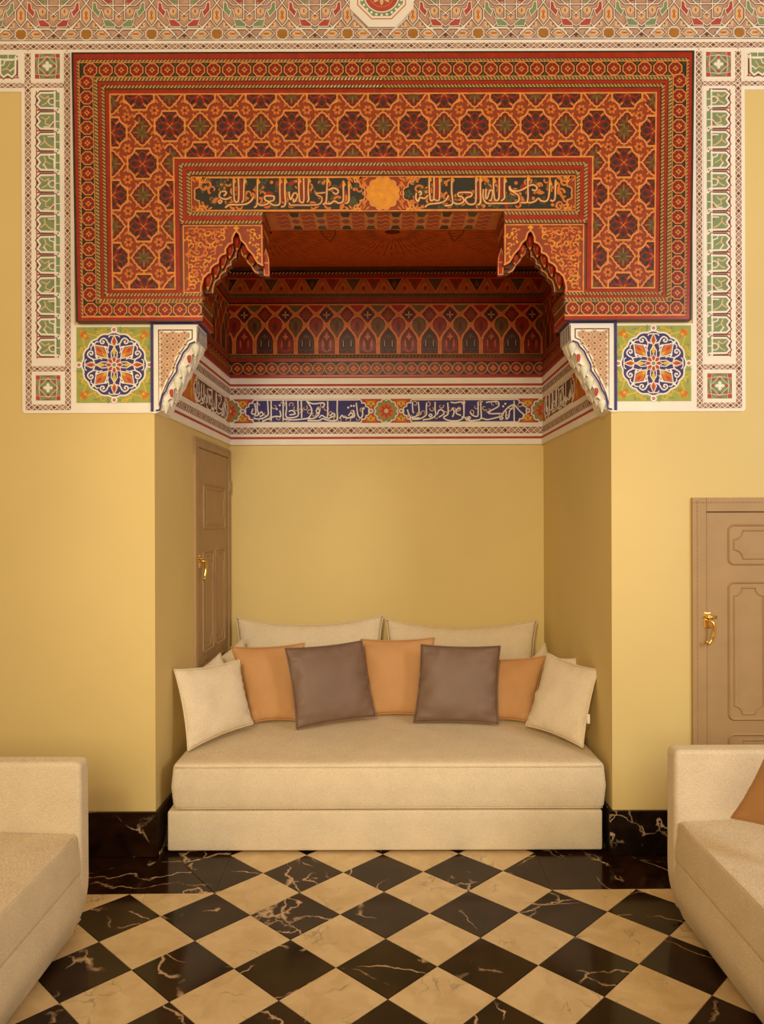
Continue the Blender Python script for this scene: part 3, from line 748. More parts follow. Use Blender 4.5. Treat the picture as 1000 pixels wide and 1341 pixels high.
# --- tall plaster panels with carved script, one on each side of the wooden canopy
def kufic_unit(o, y, k):
    a = y
    o.rect(49.6, a-.6, 80.6, a+26.3, 9.3, PW)
    o.line([(50.2, a-.6), (50.2, a+26.3)], 1.4, 9.7, PR); o.line([(51, a+24), (74, a+24)], 2.0, 9.7, PR)
    o.line([(77, a+.6), (55.6, a+.6), (50.6, a+6), (54, a+11.5), (50.6, a+17), (55.6, a+22.4), (78, a+22.6)], 4.3, 9.9, PB)
    o.rect(74.5, a+1, 80.4, a+22.2, 9.6, PG)
    o.poly([(54, a+2.5), (75, a+2.5), (75, a+21), (54, a+21), (51, a+16.5), (54.6, a+11.5), (51, a+6.5)], 9.6, PG)
    o.line([(76, a+1.4), (55.6, a+1.6), (51.2, a+6), (54.8, a+11.5), (51.2, a+17), (55.6, a+21.4), (78, a+21.8)], 3.0, 11.8, PW, False, 2.6)
    o.poly([(50.0, a+11.5), (51.8, a+9.2), (53.6, a+11.5), (51.8, a+13.8)], 10.2, PB)
    o.line([(74.2, a-.6), (74.2, a+25)], 2.5, 12.0, PW, False, 2.8)
    o.line([(74.6, a+12), (80.4, a+12)], 1.4, 11, PW, False, 2)
    o.ring(78, a+23.8, 1.9, 1.6, 11.6, PW, 8, 2.2); o.disc(78, a+23.8, 1.0, 10, PB, 6)
    lp = dict(h=10.4, m=PT, th=1.6)
    if k == 0:
        o.stroke([(55, a+5), (61, a+9), (66, a+6), (64, a+14), (57, a+18)], 2.2, **lp); o.stroke([(74, a+9), (69, a+9), (66, a+13), (69, a+17), (74, a+17)], 1.7, 11.3, PW, 2.4); o.rect(70, a+11.5, 74, a+13, 9.9, PR)
    elif k == 1:
        o.stroke([(60, a+4), (62, a+10), (58, a+16)], 2.4, **lp); o.stroke([(62, a+10), (70, a+15)], 1.8, **lp); o.line([(66, a+2), (67, a+6), (73, a+8), (73, a+19)], 1.8, 11.4, PW, False, 2.5); o.line([(59, a+14), (64, a+21)], 2, 11.3, PW, False, 2.4)
    elif k == 2:
        o.stroke([(55, a+16), (61, a+11), (60, a+5)], 2.2, **lp); o.stroke([(61, a+11), (66, a+16), (72, a+19)], 2.4, **lp); o.line([(65, a+5), (74, a+5)], 1.8, 11.4, PW, False, 2.5); o.poly([(69, a+7), (73.5, a+7), (73.5, a+11)], 9.9, PR)
    else:
        o.stroke([(56, a+6), (63, a+9), (68, a+5)], 2.2, **lp); o.stroke([(63, a+9), (62, a+15), (70, a+17)], 2.2, **lp); o.poly([(73, a+13), (73, a+18), (68, a+18)], 9.9, PR); o.line([(73, a+12), (67, a+19), (60, a+19)], 1.6, 11.4, PW, False, 2.5)
def star_square(o, x0, y0, x1, y1):
    o.rect(x0, y0, x1, y1, 9.5, PG); cx, cy = (x0+x1)/2, (y0+y1)/2; r = (x1-x0)/2
    for i in (-1, 1):
        for j in (-1, 1):
            o.rect(cx+i*r*.78-r*.2, cy+j*r*.78-r*.2, cx+i*r*.78+r*.2, cy+j*r*.78+r*.2, 9.9, PR)
            o.poly([(cx+i*r*.3, cy+j*r*.6), (cx+i*r*.6, cy+j*r*.3), (cx+i*r*.62, cy+j*r*.62)], 9.9, PR)
    for a in range(4):
        c, s = cos(a*pi/2), sin(a*pi/2)
        o.poly([(cx+c*r*.42, cy+s*r*.42), (cx+c*r*.56-s*r*.17, cy+s*r*.56+c*r*.17), (cx+c*r*.72, cy+s*r*.72), (cx+c*r*.56+s*r*.17, cy+s*r*.56-c*r*.17)], 9.9, PR)
        o.poly([(cx+c*r*.98-s*r*.5, cy+s*r*.98+c*r*.5), (cx+c*r*.86, cy+s*r*.86), (cx+c*r*.98+s*r*.5, cy+s*r*.98-c*r*.5)], 9.9, PR)
        o.petal(cx, cy, a*pi/2, 0, r*.4, r*.3, 11.5, PW, 2.4)
        o.line([(cx+c*r-s*r*.62, cy+s*r+c*r*.62), (cx-s*r*.72+c*r*.35, cy+c*r*.72+s*r*.35), (cx-c*r*.35-s*r*.72, cy-s*r*.35+c*r*.72), (cx-c*r-s*r*.62, cy-s*r+c*r*.62)], .8, 10.2, PW, False, 1.4)
        o.line([(cx+c*r*.8, cy+s*r*.8), (cx-s*r*.8, cy+c*r*.8)], .8, 10.2, PW, False, 1.4)
for side, tx in SIDES:
    root = thing('plaster_inscription', P0(*(mir(62, 540) if tx else (62, 540)), 0), 'tall carved plaster strip of green and white script %s of the red wooden canopy' % side, 'plaster relief', 'script strips beside the canopy')
    o = Orn(P0, tx)
    o.poly([(30.5, 66), (99, 66), (99, 425), (202.6, 425), (202.6, 540), (33, 540), (30.5, 537)], 7, PW, 7)
    o.rect(-60, 66, 30.5, 119.5, 7, PW, 7)
    o.build('plaster_bed', root)
    o = Orn(P0, tx)
    for r in ((35, 64.8, 43, 530), (86.5, 66, 94, 530), (-60, 108.5, 86.5, 114.5), (43, 479, 86.5, 485.5), (43, 529, 94, 536), (35, 529, 43, 536)): diaper(o, *r, 7.6, 7.6)
    o.build('diaper_pattern', root)
    o = Orn(P0, tx)
    for r in ((43, 66.5, 85, 107), (43, 115.5, 85, 478), (43, 486.5, 85, 528), (-60, 66.5, 31, 107)):
        o.rect(*r, 9, PW, 2)
    star_square(o, 48.5, 70.5, 81, 103); star_square(o, 48.5, 490.5, 80.5, 523.5)
    o.build('star_pattern', root)
    o = Orn(P0, tx)
    for i in range(13):
        oo = Orn(P0, tx); kufic_unit(oo, 120+26.9*i, (i*3) % 4); oo.build('script_block', root)
    keep = o.tx
    f0 = o.tx or (lambda x, y: (x, y))
    o.tx = lambda x, y: f0(y-122+.0, 152-x)       # the strip that runs along the wall, script turned
    for i in range(3):
        oo = Orn(P0, o.tx); kufic_unit(oo, 123.5-26.9*i, (i*3+1) % 4); oo.build('script_block', root)
    o.tx = keep

# --- square medallions beside the corbels
for side, tx in SIDES:
    cx, cy, hw = 151.0, 477.3, 49.4
    root = thing('plaster_medallion', P0(*(mir(cx, 527) if tx else (cx, 527)), 0), 'square lime green plaster medallion with a blue rosette, %s of the niche' % side, 'medallion', 'rosette medallions')
    o = Orn(P0, tx); o.rect(cx-hw, cy-hw, cx+hw, cy+hw, 9, PLI, 3); o.build('green_ground', root)
    o = Orn(P0, tx)
    for i in (-1, 1):
        for j in (-1, 1):
            fx, fy = cx+i*38, cy+j*38
            a = atan2(-j, -i)
            for q in (-.7, 0, .7): o.petal(fx, fy, a+pi+q, -2, 8, 5, 9.8, PO)
            o.disc(fx, fy, 2, 10, PY, 8); o.petal(fx, fy, a, 0, 7, 5, 9.8, PO)
            for q, tr in ((.85, .8), (-.85, -.8)):
                o.scroll(cx+i*(38-14*(q > 0)*1.2), cy+j*(38-14*(q < 0)*1.2), 5, a+q, tr, 1.5, 9.7, PY, tail=(cx+i*44, cy+j*44))
                o.scroll(cx+i*(44 if q < 0 else 14), cy+j*(14 if q < 0 else 44), 4.5, a, tr, 1.4, 9.7, PY, tail=(cx+i*(43 if q < 0 else 24), cy+j*(24 if q < 0 else 43)))
                o.petal(cx+i*(45 if q < 0 else 24), cy+j*(24 if q < 0 else 45), a+q, -4, 4, 2.4, 9.6, PG)
                o.petal(cx+i*(46 if q < 0 else 8), cy+j*(8 if q < 0 else 46), a-q, -5, 4, 2.6, 9.6, PG)
    o.build('scroll_pattern', root)
    o = Orn(P0, tx)
    lob = []
    for i in range(16):
        a = i*pi/8
        for t in range(-3, 4): b_ = a+t*pi/48*.92; lob.append((cx+(40.3+2.2*cos(t*pi/7))*cos(b_), cy+(40.3+2.2*cos(t*pi/7))*sin(b_)))
    o.poly(lob, 10.5, PN, 1.5); o.line(lob, 2.6, 13, PW, True, 3.4)
    for q in range(4):
        a = q*pi/2; px_, py_ = cx+46*cos(a), cy+46*sin(a)
        o.disc(px_, py_, 4.2, 12.6, PW, 12, 3); o.disc(px_, py_, 2.2, 13, PR, 8); o.disc(px_, py_, 1.0, 13.4, PT, 6)
    o.build('scalloped_disc', root)
    o = Orn(P0, tx); kw = dict(h=12.6, m=PW, th=2)
    for q in range(8):
        a = q*pi/4; dg = q % 2
        R = lambda r, b_: (cx+r*cos(a+b_), cy+r*sin(a+b_))
        o.petal(cx, cy, a, 3, 11, 5.6, 11.4, PR)
        o.line([R(4, .35), R(8, .36), R(12, 0), R(8, -.36), R(4, -.35)], 1.0, 12.4, PW, False, 1.5)
        if dg:
            o.poly([R(13, 0), R(20, .2), R(27, .22), R(34.5, 0), R(27, -.22), R(20, -.2)], 11.2, PO); o.petal(cx, cy, a, 23, 32, 4, 11.6, PR); o.petal(cx, cy, a, 13, 21, 3.4, 11.6, PY)
            o.line([R(12, 0), R(20, .27), R(27, .29), R(36.5, 0), R(27, -.29), R(20, -.27)], 1.6, 12.6, PW, True, 2)
            o.petal(*R(38, 0), a, -3, 3.5, 3.5, 12.6, PW, 2)
            for e in (-1, 1): o.stroke([R(37, 0), R(38.2, e*.12), R(36, e*.2)], 1.6, 12.5, PW, 2, 3)
        else:
            o.petal(cx, cy, a, 11, 25, 5.4, 11.2, PY); o.petal(cx, cy, a, 22, 39, 6.5, 11.3, PO); o.petal(cx, cy, a, 26, 36, 3, 11.7, PR)
            o.line([R(10, .36), R(17, .24), R(23, 0), R(30, .13), R(39, 0), R(30, -.13), R(23, 0), R(17, -.24), R(10, -.36)], 1.4, 12.6, PW, False, 2)
            for e in (-1, 1):
                o.stroke([R(26, e*.1), R(29, e*.26), R(34, e*.30), R(37.5, e*.38), R(36.5, e*.52), R(33, e*.54), R(31.5, e*.46), R(33.4, e*.41), R(34.8, e*.46)], 1.9, 12.6, PW, 2, 4)
                o.stroke([R(29, e*.26), R(25, e*.30), R(21, e*.42), R(17, e*.44)], 1.5, 12.6, PW, 2, 4)
                o.stroke([R(38.5, e*.02), R(38.6, e*.14), R(36.5, e*.2)], 1.5, 12.5, PW, 2, 3)
                o.petal(*R(25, e*.42), a+e*1.2, -3, 4, 3, 12.2, PW, 1.5)
    o.disc(cx, cy, 4, 11.8, PW, 10); o.disc(cx, cy, 2.6, 12.2, PG, 8)
    for q in range(8): o.line([(cx+4*cos(q*pi/4+pi/8), cy+4*sin(q*pi/4+pi/8)), (cx+11*cos(q*pi/4+pi/8), cy+11*sin(q*pi/4+pi/8))], 1.0, 12.3, PW, False, 1.5)
    o.build('rosette_pattern', root)

# --- carved and painted wooden canopy
YH = YW-.035
H0 = front(YH)
def taper(x, y): return (CX+(x-CX)*(1+(250-y)*3.4e-5), y)
tp = lambda tx: (lambda x, y: taper(*mir(x, y))) if tx else taper
can = thing('wooden_canopy', H0(CX, 421, 0), 'red carved and painted wooden canopy framing the top of the niche', 'canopy')
def ush(xl, yt, yb, xe, ye):     # left half of an inverted U drawn as one polygon of the whole U
    return None
def Ubar(o, a, b, h, m, th=0):
    "band between two offsets (x left, y top, y bottom) of the outer frame, left half, top from CX"
    (xa, ya_, yba), (xb, yb_, ybb) = a, b
    o.poly([(CX, ya_), (xa, ya_), (xb, yb_), (CX, yb_)], h, m, th); o.poly([(xa, ya_), (xa, yba), (xb, ybb), (xb, yb_)], h, m, th)
    o.poly([(xa, yba), (265.5, yba), (265.5, ybb), (xb, ybb)], h, m, th)
def Upath(x, yt, yb): return [(CX, yt), (x, yt), (x, yb), (265.5, yb)]
o = Orn(H0, taper); o.rect(99, 69.5, 2*CX-99, 232, 0, WB, 30); o.rect(99, 232, 251, 421, 0, WB, 30); o.rect(2*CX-251, 232, 2*CX-99, 421, 0, WB, 30)
o.build('backing_board', can)
o = Orn(H0)
for side, tx in SIDES:
    o.tx = tp(tx)
    Ubar(o, (99, 69.3, 421), (101.5, 71, 420), 14, WK, 14); Ubar(o, (101.5, 71, 420), (106, 78, 414.5), 12, WR, 12)
    Ubar(o, (106, 78, 414.5), (109, 82, 413.5), 10, WB, 4); Ubar(o, (109, 82, 413.7), (126.5, 102, 396), 8, WK, 6)
    Ubar(o, (126.5, 102, 396), (132.5, 107, 391.5), 12, WL, 8); Ubar(o, (132.5, 107, 391.5), (136.5, 111.5, 388), 9, WR, 5); Ubar(o, (136.5, 111.5, 388), (141, 116.5, 383.7), 5, WL, 3)
    Ubar(o, (141, 116.5, 383.7), (146.3, 122, 379.5), 3, WR, 3)
    for x, yt, yb, h in ((108.2, 82.4, 413.8, 10.6), (126, 101.5, 396.2, 10.6)): o.line(Upath(x, yt, yb), 1.1, h, WG)
o.build('outer_frame', can)
o = Orn(H0)
for side, tx in SIDES:
    o.tx = tp(tx)
    for x, yt, yb, w in ((107, 80.2, 417, 3.2), (129.6, 104.6, 393.6, 4.6), (138.8, 114, 386, 4.2)): o.rope(Upath(x, yt, yb)[:3 if w == 3.2 else 4], w, 10 if w > 4.3 else 8)
    o.line([(265.5, 414.8), (108, 414.8)], 1.4, 13, WG)
o.build('rope_moulding', can)
# rosettes of the border, each a painted octagon
o = Orn(H0); rx, ry = CX, 92.0; rr = 9.0
o.disc(rx, ry, rr, 8.6, WR, 16); o.ring(rx, ry, rr, 1.3, 9.4, WG, 8, 0, pi/8); o.disc(rx, ry, 7.2, 8.9, WD, 14)
for q in range(8): o.petal(rx, ry, q*pi/4, 4, 7.6, 2.6, 9.2, WR)
o.flower(rx, ry, 4, .5, 4.0, 3.6, 9.6, WO, 0); o.disc(rx, ry, 1.1, 9.9, WK, 6)
for e in (-1, 1): o.poly([(rx+e*9.9, ry-8.6), (rx+e*12.2, ry-8.6), (rx+e*9.9, ry-4)], 9, WE); o.poly([(rx+e*9.9, ry+8.6), (rx+e*12.2, ry+8.6), (rx+e*9.9, ry+4)], 9, WE)
r0 = mesh_obj('painted_rosette', o.v, o.f, o.mats, can, o.m, origin=H0(rx, ry, 0))
pos = []
for i in range(-19, 20):
    if i: pos.append((CX+i*20.0, 92.0))
for side, tx in SIDES:
    for j in range(15): pos.append(tp(tx)(117.6, 108+j*19.8))
    for j in range(8): pos.append(tp(tx)(118.4+j*19.5, 405.2))
pos = [taper(*p) if i < 38 else p for i, p in enumerate(pos)]
cb = wloc(can)
for p in pos:
    c = r0.copy(); COL.objects.link(c); c.parent = can; c.location = Vector(H0(*p, 0))-cb
# field with the interlaced stars
PXX, PYY = 39.75, 41.0
def cross_pts(cx, cy):
    pts = []
    for (sx, sy) in ((1, -1), (1, 1), (-1, 1), (-1, -1)):
        seg = []
        for k in range(5):
            a = radians(k*22.5); seg.append((cx+sx*(20-10.2*cos(a)), cy+sy*(20.4-10.2*sin(a)+0)))
        seg = [(cx+sx*9.6, cy+sy*19.6)]+[(cx+sx*(20.2-10.4*cos(radians(q))), cy+sy*(20.2-10.4*sin(radians(q)))) for q in (15, 35, 55, 75)]+[(cx+sx*19.6, cy+sy*9.6)]
        pts += seg if sx*sy < 0 else seg[::-1]
    return pts
def quatre_pts(cx, cy):
    q = [(0, -17.2), (3.5, -16), (6, -12.2), (8.6, -11), (9.2, -8.6), (12, -6.6), (13, -4), (16.4, 0)]
    pts = []
    for sx, sy, rev in ((1, 1, 0), (1, -1, 1), (-1, -1, 0), (-1, 1, 1)):
        s_ = [(cx+sx*x, cy+sy*y) for x, y in q]
        pts += (s_[::-1] if rev else s_)[:-1]
    return pts
def star_cell(o, cx, cy):
    pts = cross_pts(cx, cy); o.poly(pts, 2.8, WM); 
    o.flower(cx, cy, 8, 3, 11, 4.4, 3.1, WD, pi/8); o.flower(cx, cy, 4, 9, 17, 5.5, 3.2, WN, pi/4)
    for q in range(4):
        a = q*pi/2
        for e in (-1, 1):
            o.stroke([(cx+r*cos(a+b), cy+r*sin(a+b)) for r, b in ((3, 0), (8, e*.55), (14, e*.32), (16.5, 0))], 1.0, 3.5, WR, 0, 2)
            o.stroke([(cx+r*cos(a+pi/4+b), cy+r*sin(a+pi/4+b)) for r, b in ((6, 0), (12, e*.25), (17, e*.1))], .9, 3.6, WR, 0, 2)
        o.petal(cx, cy, a, 9, 15, 3.4, 3.5, WK)
    o.line([(cx-4, cy-4), (cx+4, cy+4)], 1.1, 3.8, WO); o.line([(cx+4, cy-4), (cx-4, cy+4)], 1.1, 3.8, WO)
    o.line(pts, 2.2, 4.2, WG, True)
def quatre_cell(o, cx, cy):
    pts = quatre_pts(cx, cy); o.poly(pts, 2.8, WD); o.flower(cx, cy, 4, 1, 11, 6.5, 3.2, WB, pi/4); o.flower(cx, cy, 8, 1, 9.5, 3, 3.5, WL, 0); o.flower(cx, cy, 4, 3, 12, 2.4, 3.6, WLO, 0); o.flower(cx, cy, 4, 8, 13, 3, 3.4, WR); o.disc(cx, cy, 1.4, 3.8, WE, 6)
    o.line(pts, 2.0, 4.2, WG, True)
def roundel(o, cx, cy):
    o.disc(cx, cy, 9.4, 2.8, WP, 14); o.flower(cx, cy, 6, 1.5, 6.4, 4, 3.4, WO); o.disc(cx, cy, 1.6, 3.8, WD, 6)
    for a in (0, pi/2, pi, -pi/2):
        for e in (-.8, 0, .8): o.petal(cx+10*cos(a)+3*e*sin(a)*2, cy+10*sin(a)+3*e*cos(a)*2, a+e, -1, 7, 3, 3.3, WO)
o = Orn(H0)
for side, tx in SIDES:
    o.tx = tp(tx)
    o.clip = None
    topc = [(CX, 123.5), (148, 123.5), (229, 206), (CX, 206)]; legc = [(148, 123.5), (229, 206), (229, 377.5), (148, 377.5)]
    o.poly(topc, 2.2, WP); o.poly(legc, 2.2, WP)
    for clip, ox, oy, rx_, ry_ in ((topc, CX+PXX, 164.8, range(-12, 1), range(-2, 3)), (legc, 188.7, 296, range(-2, 3), range(-6, 3))):
        for i in rx_:
            for j in ry_:
                x, y = ox+i*PXX, oy+j*PYY
                oo = Orn(H0, tp(tx)); oo.clip = clip; roundel(oo, x+PXX/2, y+PYY/2)
                if oo.f: oo.build('roundel_motif', can)
                oo = Orn(H0, tp(tx)); oo.clip = clip; sc_ = (i+j) % 2 == 0
                (star_cell if sc_ else quatre_cell)(oo, x, y)
                oo.ring(x+PXX/2, y, 1.6, 1.1, 4.6, WY, 8); oo.ring(x, y+PYY/2, 1.6, 1.1, 4.6, WY, 8)
                if oo.f: oo.build('star_motif' if sc_ else 'quatrefoil_motif', can)
    o.clip = None
    o.line([(CX, 123), (147.3, 123), (147.3, 378.2), (229.4, 378.2), (229.4, 206.6), (CX, 206.6)], 1.9, 4.6, WG)
o.build('field_ground', can)
# inner frame round the inscription
o = Orn(H0)
for side, tx in SIDES:
    o.tx = tp(tx)
    for (xa, ya_, xb, yb_, h, m) in ((230.5, 207.7, 236.2, 213.3, 5, WR), (236.2, 213.3, 241, 219, 9, WB), (241, 219, 246.4, 223.8, 12, WR), (246.4, 223.8, 250.8, 230.3, 9, WB)):
        bot = 379.5 if xa < 233 else 293.5
        o.poly([(CX, ya_), (xa, ya_), (xb, yb_), (CX, yb_)], h, m, h); o.poly([(xa, ya_), (xa, bot), (xb, bot), (xb, yb_)], h, m, h)
    o.rect(236, 277.5, 345.5, 283.5, 10, WB, 10); o.rect(241, 283.5, 345, 289, 13, WR, 13); o.rect(236, 289, 344.5, 294, 9, WB, 9)
o.build('inner_frame', can)
o = Orn(H0)
for side, tx in SIDES:
    o.tx = tp(tx)
    o.rope([(CX, 216.2), (238.6, 216.2), (238.6, 291.2), (344.5, 291.2)], 4.6, 8); o.rope([(CX, 227), (248.6, 227), (248.6, 280.6), (345.5, 280.6)], 4.6, 8)
o.build('rope_moulding', can)
# inscription beam
ins = None
o = Orn(H0); o.rect(251, 230.5, 2*CX-251, 277.5, 3, WP, 3)
for x in range(0, 4): pass
o.line([(252, 231.6), (2*CX-252, 231.6), (2*CX-252, 276.6), (252, 276.6)], 1.4, 5, WG, True)
o.rect(346, 232, 2*CX-346, 277.5, 2.6, WB, 260)
ins = o.build('inscription_beam', can)
def lobed(x0, x1, y0, y1, n=5, tipr=.5):
    "cartouche with scalloped ends"
    ym, hh = (y0+y1)/2, (y1-y0)/2
    def end(xs, sgn):
        P = []
        c = [(0, -1.0), (.42, -.72), (.75, -.42), (1.0, 0), (.75, .42), (.42, .72), (0, 1.0)]
        cc = [(.16, -.84), (.52, -.6), (.86, -.24), (.86, .24), (.52, .6), (.16, .84)]
        for q in range(6):
            a, b = c[q], c[q+1]; mxx, myy = (a[0]+b[0])/2, (a[1]+b[1])/2
            nx, ny = (b[1]-a[1]), -(b[0]-a[0]); L = hypot(nx, ny)
            for t in range(5):
                u = t/5; k = sin(u*pi)*.16
                P.append((xs+sgn*(a[0]+(b[0]-a[0])*u+nx/L*k)*hh*1.02, ym+(a[1]+(b[1]-a[1])*u+ny/L*k)*hh))
        P.append((xs, y1)); return P
    r = end(x1-hh*1.02, 1); l = end(x0+hh*1.02, -1)
    return r+l[::-1]
DXU = 1.3          # the inscriptions were measured in the photograph; shift to level pixels
def letters(o, spec, w, h, m, th, dx, dy_, over=None, k=4):
    for ox, oy, s, strokes in spec:
        for st in strokes:
            pts = [(ox+x/s+dx, oy+y/s+dy_) for x, y in st]
            if over: o.line(smooth_path(pts, k), w+1.6, h-.4, over)
            o.line(smooth_path(pts, k), w, h, m, False, th)
L1 = (245, 226, 7.692, [[(470, 65), (472, 200), (478, 285), (497, 302), (518, 285), (522, 180), (518, 65)], [(578, 65), (572, 180), (568, 280), (548, 306)], [(340, 195), (325, 240), (350, 265), (400, 272), (450, 250)], [(350, 195), (385, 195), (395, 215), (370, 240)],
     [(385, 360), (430, 330), (520, 330), (600, 320), (650, 285), (670, 245)], [(712, 75), (708, 180), (708, 290), (700, 340), (675, 358)], [(708, 310), (740, 335), (800, 325), (825, 300), (790, 285), (785, 245), (870, 245), (870, 285), (830, 300), (860, 330), (910, 335), (935, 310), (935, 200), (935, 70)],
     [(985, 70), (985, 200), (990, 310), (975, 345), (945, 352)], [(333, 278), (350, 295), (333, 313), (316, 295), (333, 278)]])
L2 = (370, 226, 7.692, [[(65, 200), (70, 250), (85, 275), (110, 220), (135, 215), (150, 240), (130, 290), (110, 300), (112, 270)], [(165, 65), (165, 180), (170, 280), (190, 308), (212, 295), (214, 180), (212, 65)], [(262, 65), (258, 200), (262, 280), (245, 305)],
     [(65, 310), (80, 335), (150, 335), (300, 335), (370, 325), (395, 290), (390, 255), (350, 235), (318, 195), (345, 215), (430, 210)], [(450, 65), (445, 200), (437, 300), (405, 330)], [(460, 185), (510, 165), (550, 180), (560, 205), (535, 225), (505, 205)], [(435, 320), (480, 320), (520, 295), (560, 315), (600, 305), (612, 260), (610, 100)], [(665, 100), (668, 250), (660, 305), (630, 318)]])
R1 = (500, 226, 7.692, [[(475, 55), (475, 180), (485, 280), (500, 292), (520, 275), (524, 180), (522, 60)], [(520, 275), (545, 292), (575, 280), (580, 180), (578, 60)], [(345, 215), (340, 270), (360, 300), (375, 270), (385, 262), (430, 270), (462, 240)], [(365, 215), (385, 200), (395, 225), (372, 240)],
     [(430, 360), (470, 330), (560, 320), (620, 305), (655, 270), (668, 240)], [(703, 60), (700, 200), (710, 310), (690, 340), (630, 345)], [(710, 310), (750, 328), (800, 320), (825, 290), (800, 255), (770, 250), (775, 215), (895, 215), (895, 250), (850, 265), (840, 295), (870, 330), (920, 330), (942, 300), (945, 180), (945, 55)], [(990, 60), (988, 200), (988, 310), (962, 338)]])
R2 = (625, 226, 7.692, [[(25, 55), (28, 200), (30, 310), (5, 338)], [(85, 180), (80, 260), (95, 272), (120, 200), (142, 190), (150, 220), (135, 290), (112, 292)], [(160, 70), (160, 180), (170, 280), (190, 294), (212, 275), (217, 180), (217, 65)], [(270, 70), (268, 200), (268, 270), (232, 300)],
     [(58, 180), (55, 260), (90, 320), (200, 322), (350, 322), (410, 300), (412, 250), (370, 215), (325, 190), (320, 150)], [(320, 150), (340, 190), (400, 200), (460, 180), (510, 150), (560, 138), (597, 165), (580, 197), (545, 185)], [(505, 50), (505, 180), (505, 270), (490, 315), (436, 315)], [(490, 310), (530, 318), (580, 300), (610, 275), (640, 300), (690, 300), (715, 250), (725, 100)], [(782, 95), (780, 200), (775, 280), (752, 302), (730, 290)]])
o = Orn(H0)
for x0, x1, spec, seed in ((253.6, 478, (L1, L2), 3), (526.5, 748.5, (R1, R2), 5)):
    x0 += DXU; x1 += DXU
    c = lobed(x0+2, x1-1, 232.8, 275.6); o.poly(c, 5.2, WK); rg = random.Random(seed)
    o.clip = [(x0+12, 233.5), (x1-12, 233.5), (x1-4, 245), (x1-4, 263), (x1-12, 275), (x0+12, 275), (x0+4, 263), (x0+4, 245)]
    for k in range(84):
        x, y = x0+6+(x1-x0-12)*(k+.5)/84+rg.uniform(-2, 2), rg.choice((239, 246, 253, 261, 269))+rg.uniform(-3, 3)
        t = rg.random()
        if t < .38: o.scroll(x, y, 6, rg.uniform(0, 6), rg.choice((-.8, .8)), 3, 5.6, WO)
        elif t < .6: o.petal(x, y, rg.uniform(0, 6), -5, 7, 6, 5.6, rg.choice((WO, WO, WR, WE)))
        elif t < .85: o.disc(x, y, 2.4, 5.6, WO, 8)
        else: o.flower(x, y, 5, 1, 6, 4, 5.6, WE)
    o.clip = None
    for x_ in ((L1, (500, 550)), (L1, (945, 978)), (L2, (178, 202)), (L2, (225, 252))) if x0 < 400 else ((R1, (535, 562)), (R1, (955, 980)), (R2, (225, 258)), (R2, (0, 20))):
        (ox, oy, s_, _), (a, b) = x_; o.rect(ox+a/s_+DXU, 234.5, ox+b/s_+DXU, 262, 5.9, WR)
    o.line(c, 1.7, 6.4, WG, True)
    letters(o, spec, 2.6, 7.2, WGL, .8, DXU, -.6, WB)
    for ox, oy, s_, st in spec:         # pointed serifs on the uprights
        for q in st:
            p = q[0] if q[0][1] < 110 else (q[-1] if q[-1][1] < 110 else None)
            if p: x, y = ox+p[0]/s_+DXU, oy+p[1]/s_-.6; o.poly([(x-1.2, y), (x+.6, y-2), (x+3.6, y+4.5), (x+1.2, y+7)], 7.4, WY)
cx_ = CX-.6
def scallop(cx, cy, r, n, amp, ry=None):
    P = []
    for i in range(n):
        for t in range(5): a = (i+t/5)*2*pi/n; k = r-amp+amp*1.6*abs(sin(t/5*pi)); P.append((cx+k*cos(a), cy+(ry or r)/r*k*sin(a)))
    return P
o.poly(scallop(cx_, 253.8, 21, 12, 1.6), 5.6, WY); o.line(scallop(cx_, 253.8, 21, 12, 1.6), 1.7, 6.2, WG, True)
for sx in (-1, 1):
    o.ring(cx_+sx*24.6, 253.8, 2, 1.2, 6.2, WG, 8)
    for sy in (-1, 1):
        for q in range(3): o.petal(cx_+sx*24.5, 253.8+sy*13, -sy*pi/2+(q-1)*.7, -4, 7, 3.4, 5.4, WO)
        for xx in (262, 468): 
            X_ = xx+DXU if sx < 0 else 2*CX-xx
            for q in range(7): o.petal(X_+(-13+q*4.2), 253.8+sy*(20-1.5*(q % 2)), -sy*pi/2+(q-3)*.3, -3, 5, 3, 5.35+.02*q, WO)
            o.flower(X_+(3 if (xx < 300) == (sx < 0) else -3)*0, 253.8+sy*19, 3, 0, 6, 4, 5.4, WY, -sy*pi/2)
o.build('inscription_lettering', ins)
# --- arched brackets that carry the beam
ARCH = [(261.5, 383.5), (262, 375), (265, 364), (270.6, 358), (274, 356.6), (275, 351), (279, 347), (284.6, 344), (285.3, 338.4), (288.8, 334), (294.4, 332), (294.4, 326), (298.6, 320), (303.5, 318), (303.5, 312), (306.3, 306), (309, 302.5),
        (313, 306.5), (315.4, 314.6), (321, 320), (324.5, 327), (331, 334), (334, 340), (337, 344.5), (344, 348)]
ARCH = [(x+1.2, y-.5) for x, y in ARCH]
def muq(o, x, y, w, hgt, y0, body, rib, back=.03):
    "hanging cell: half round, narrowing to a point, with pale ribs"
    n = 7; lv = [(0, .55), (.12, .9), (.35, 1.0), (.6, .72), (.82, .36), (1, .1)]
    rows = []
    for t, r in lv:
        row = []
        for i in range(n):
            a = pi*i/(n-1); row.append(((x-cos(a)*w*r, y+t*hgt), -back*1000*0+sin(a)*w*r*4.2))
        rows.append(row)
    base = len(o.v)
    for row in rows: o.v += [o.pt(p, h+y0) for p, h in row]
    kb, kr = o.k(body), o.k(rib)
    for q in range(len(lv)-1):
        for i in range(n-1):
            a = base+q*n+i; o.f.append((a, a+1, a+n+1, a+n)); o.m.append(kr if i in (0, n-2) or q == len(lv)-2 else kb)
    o.f.append(tuple(base+i for i in range(n))); o.m.append(kb)
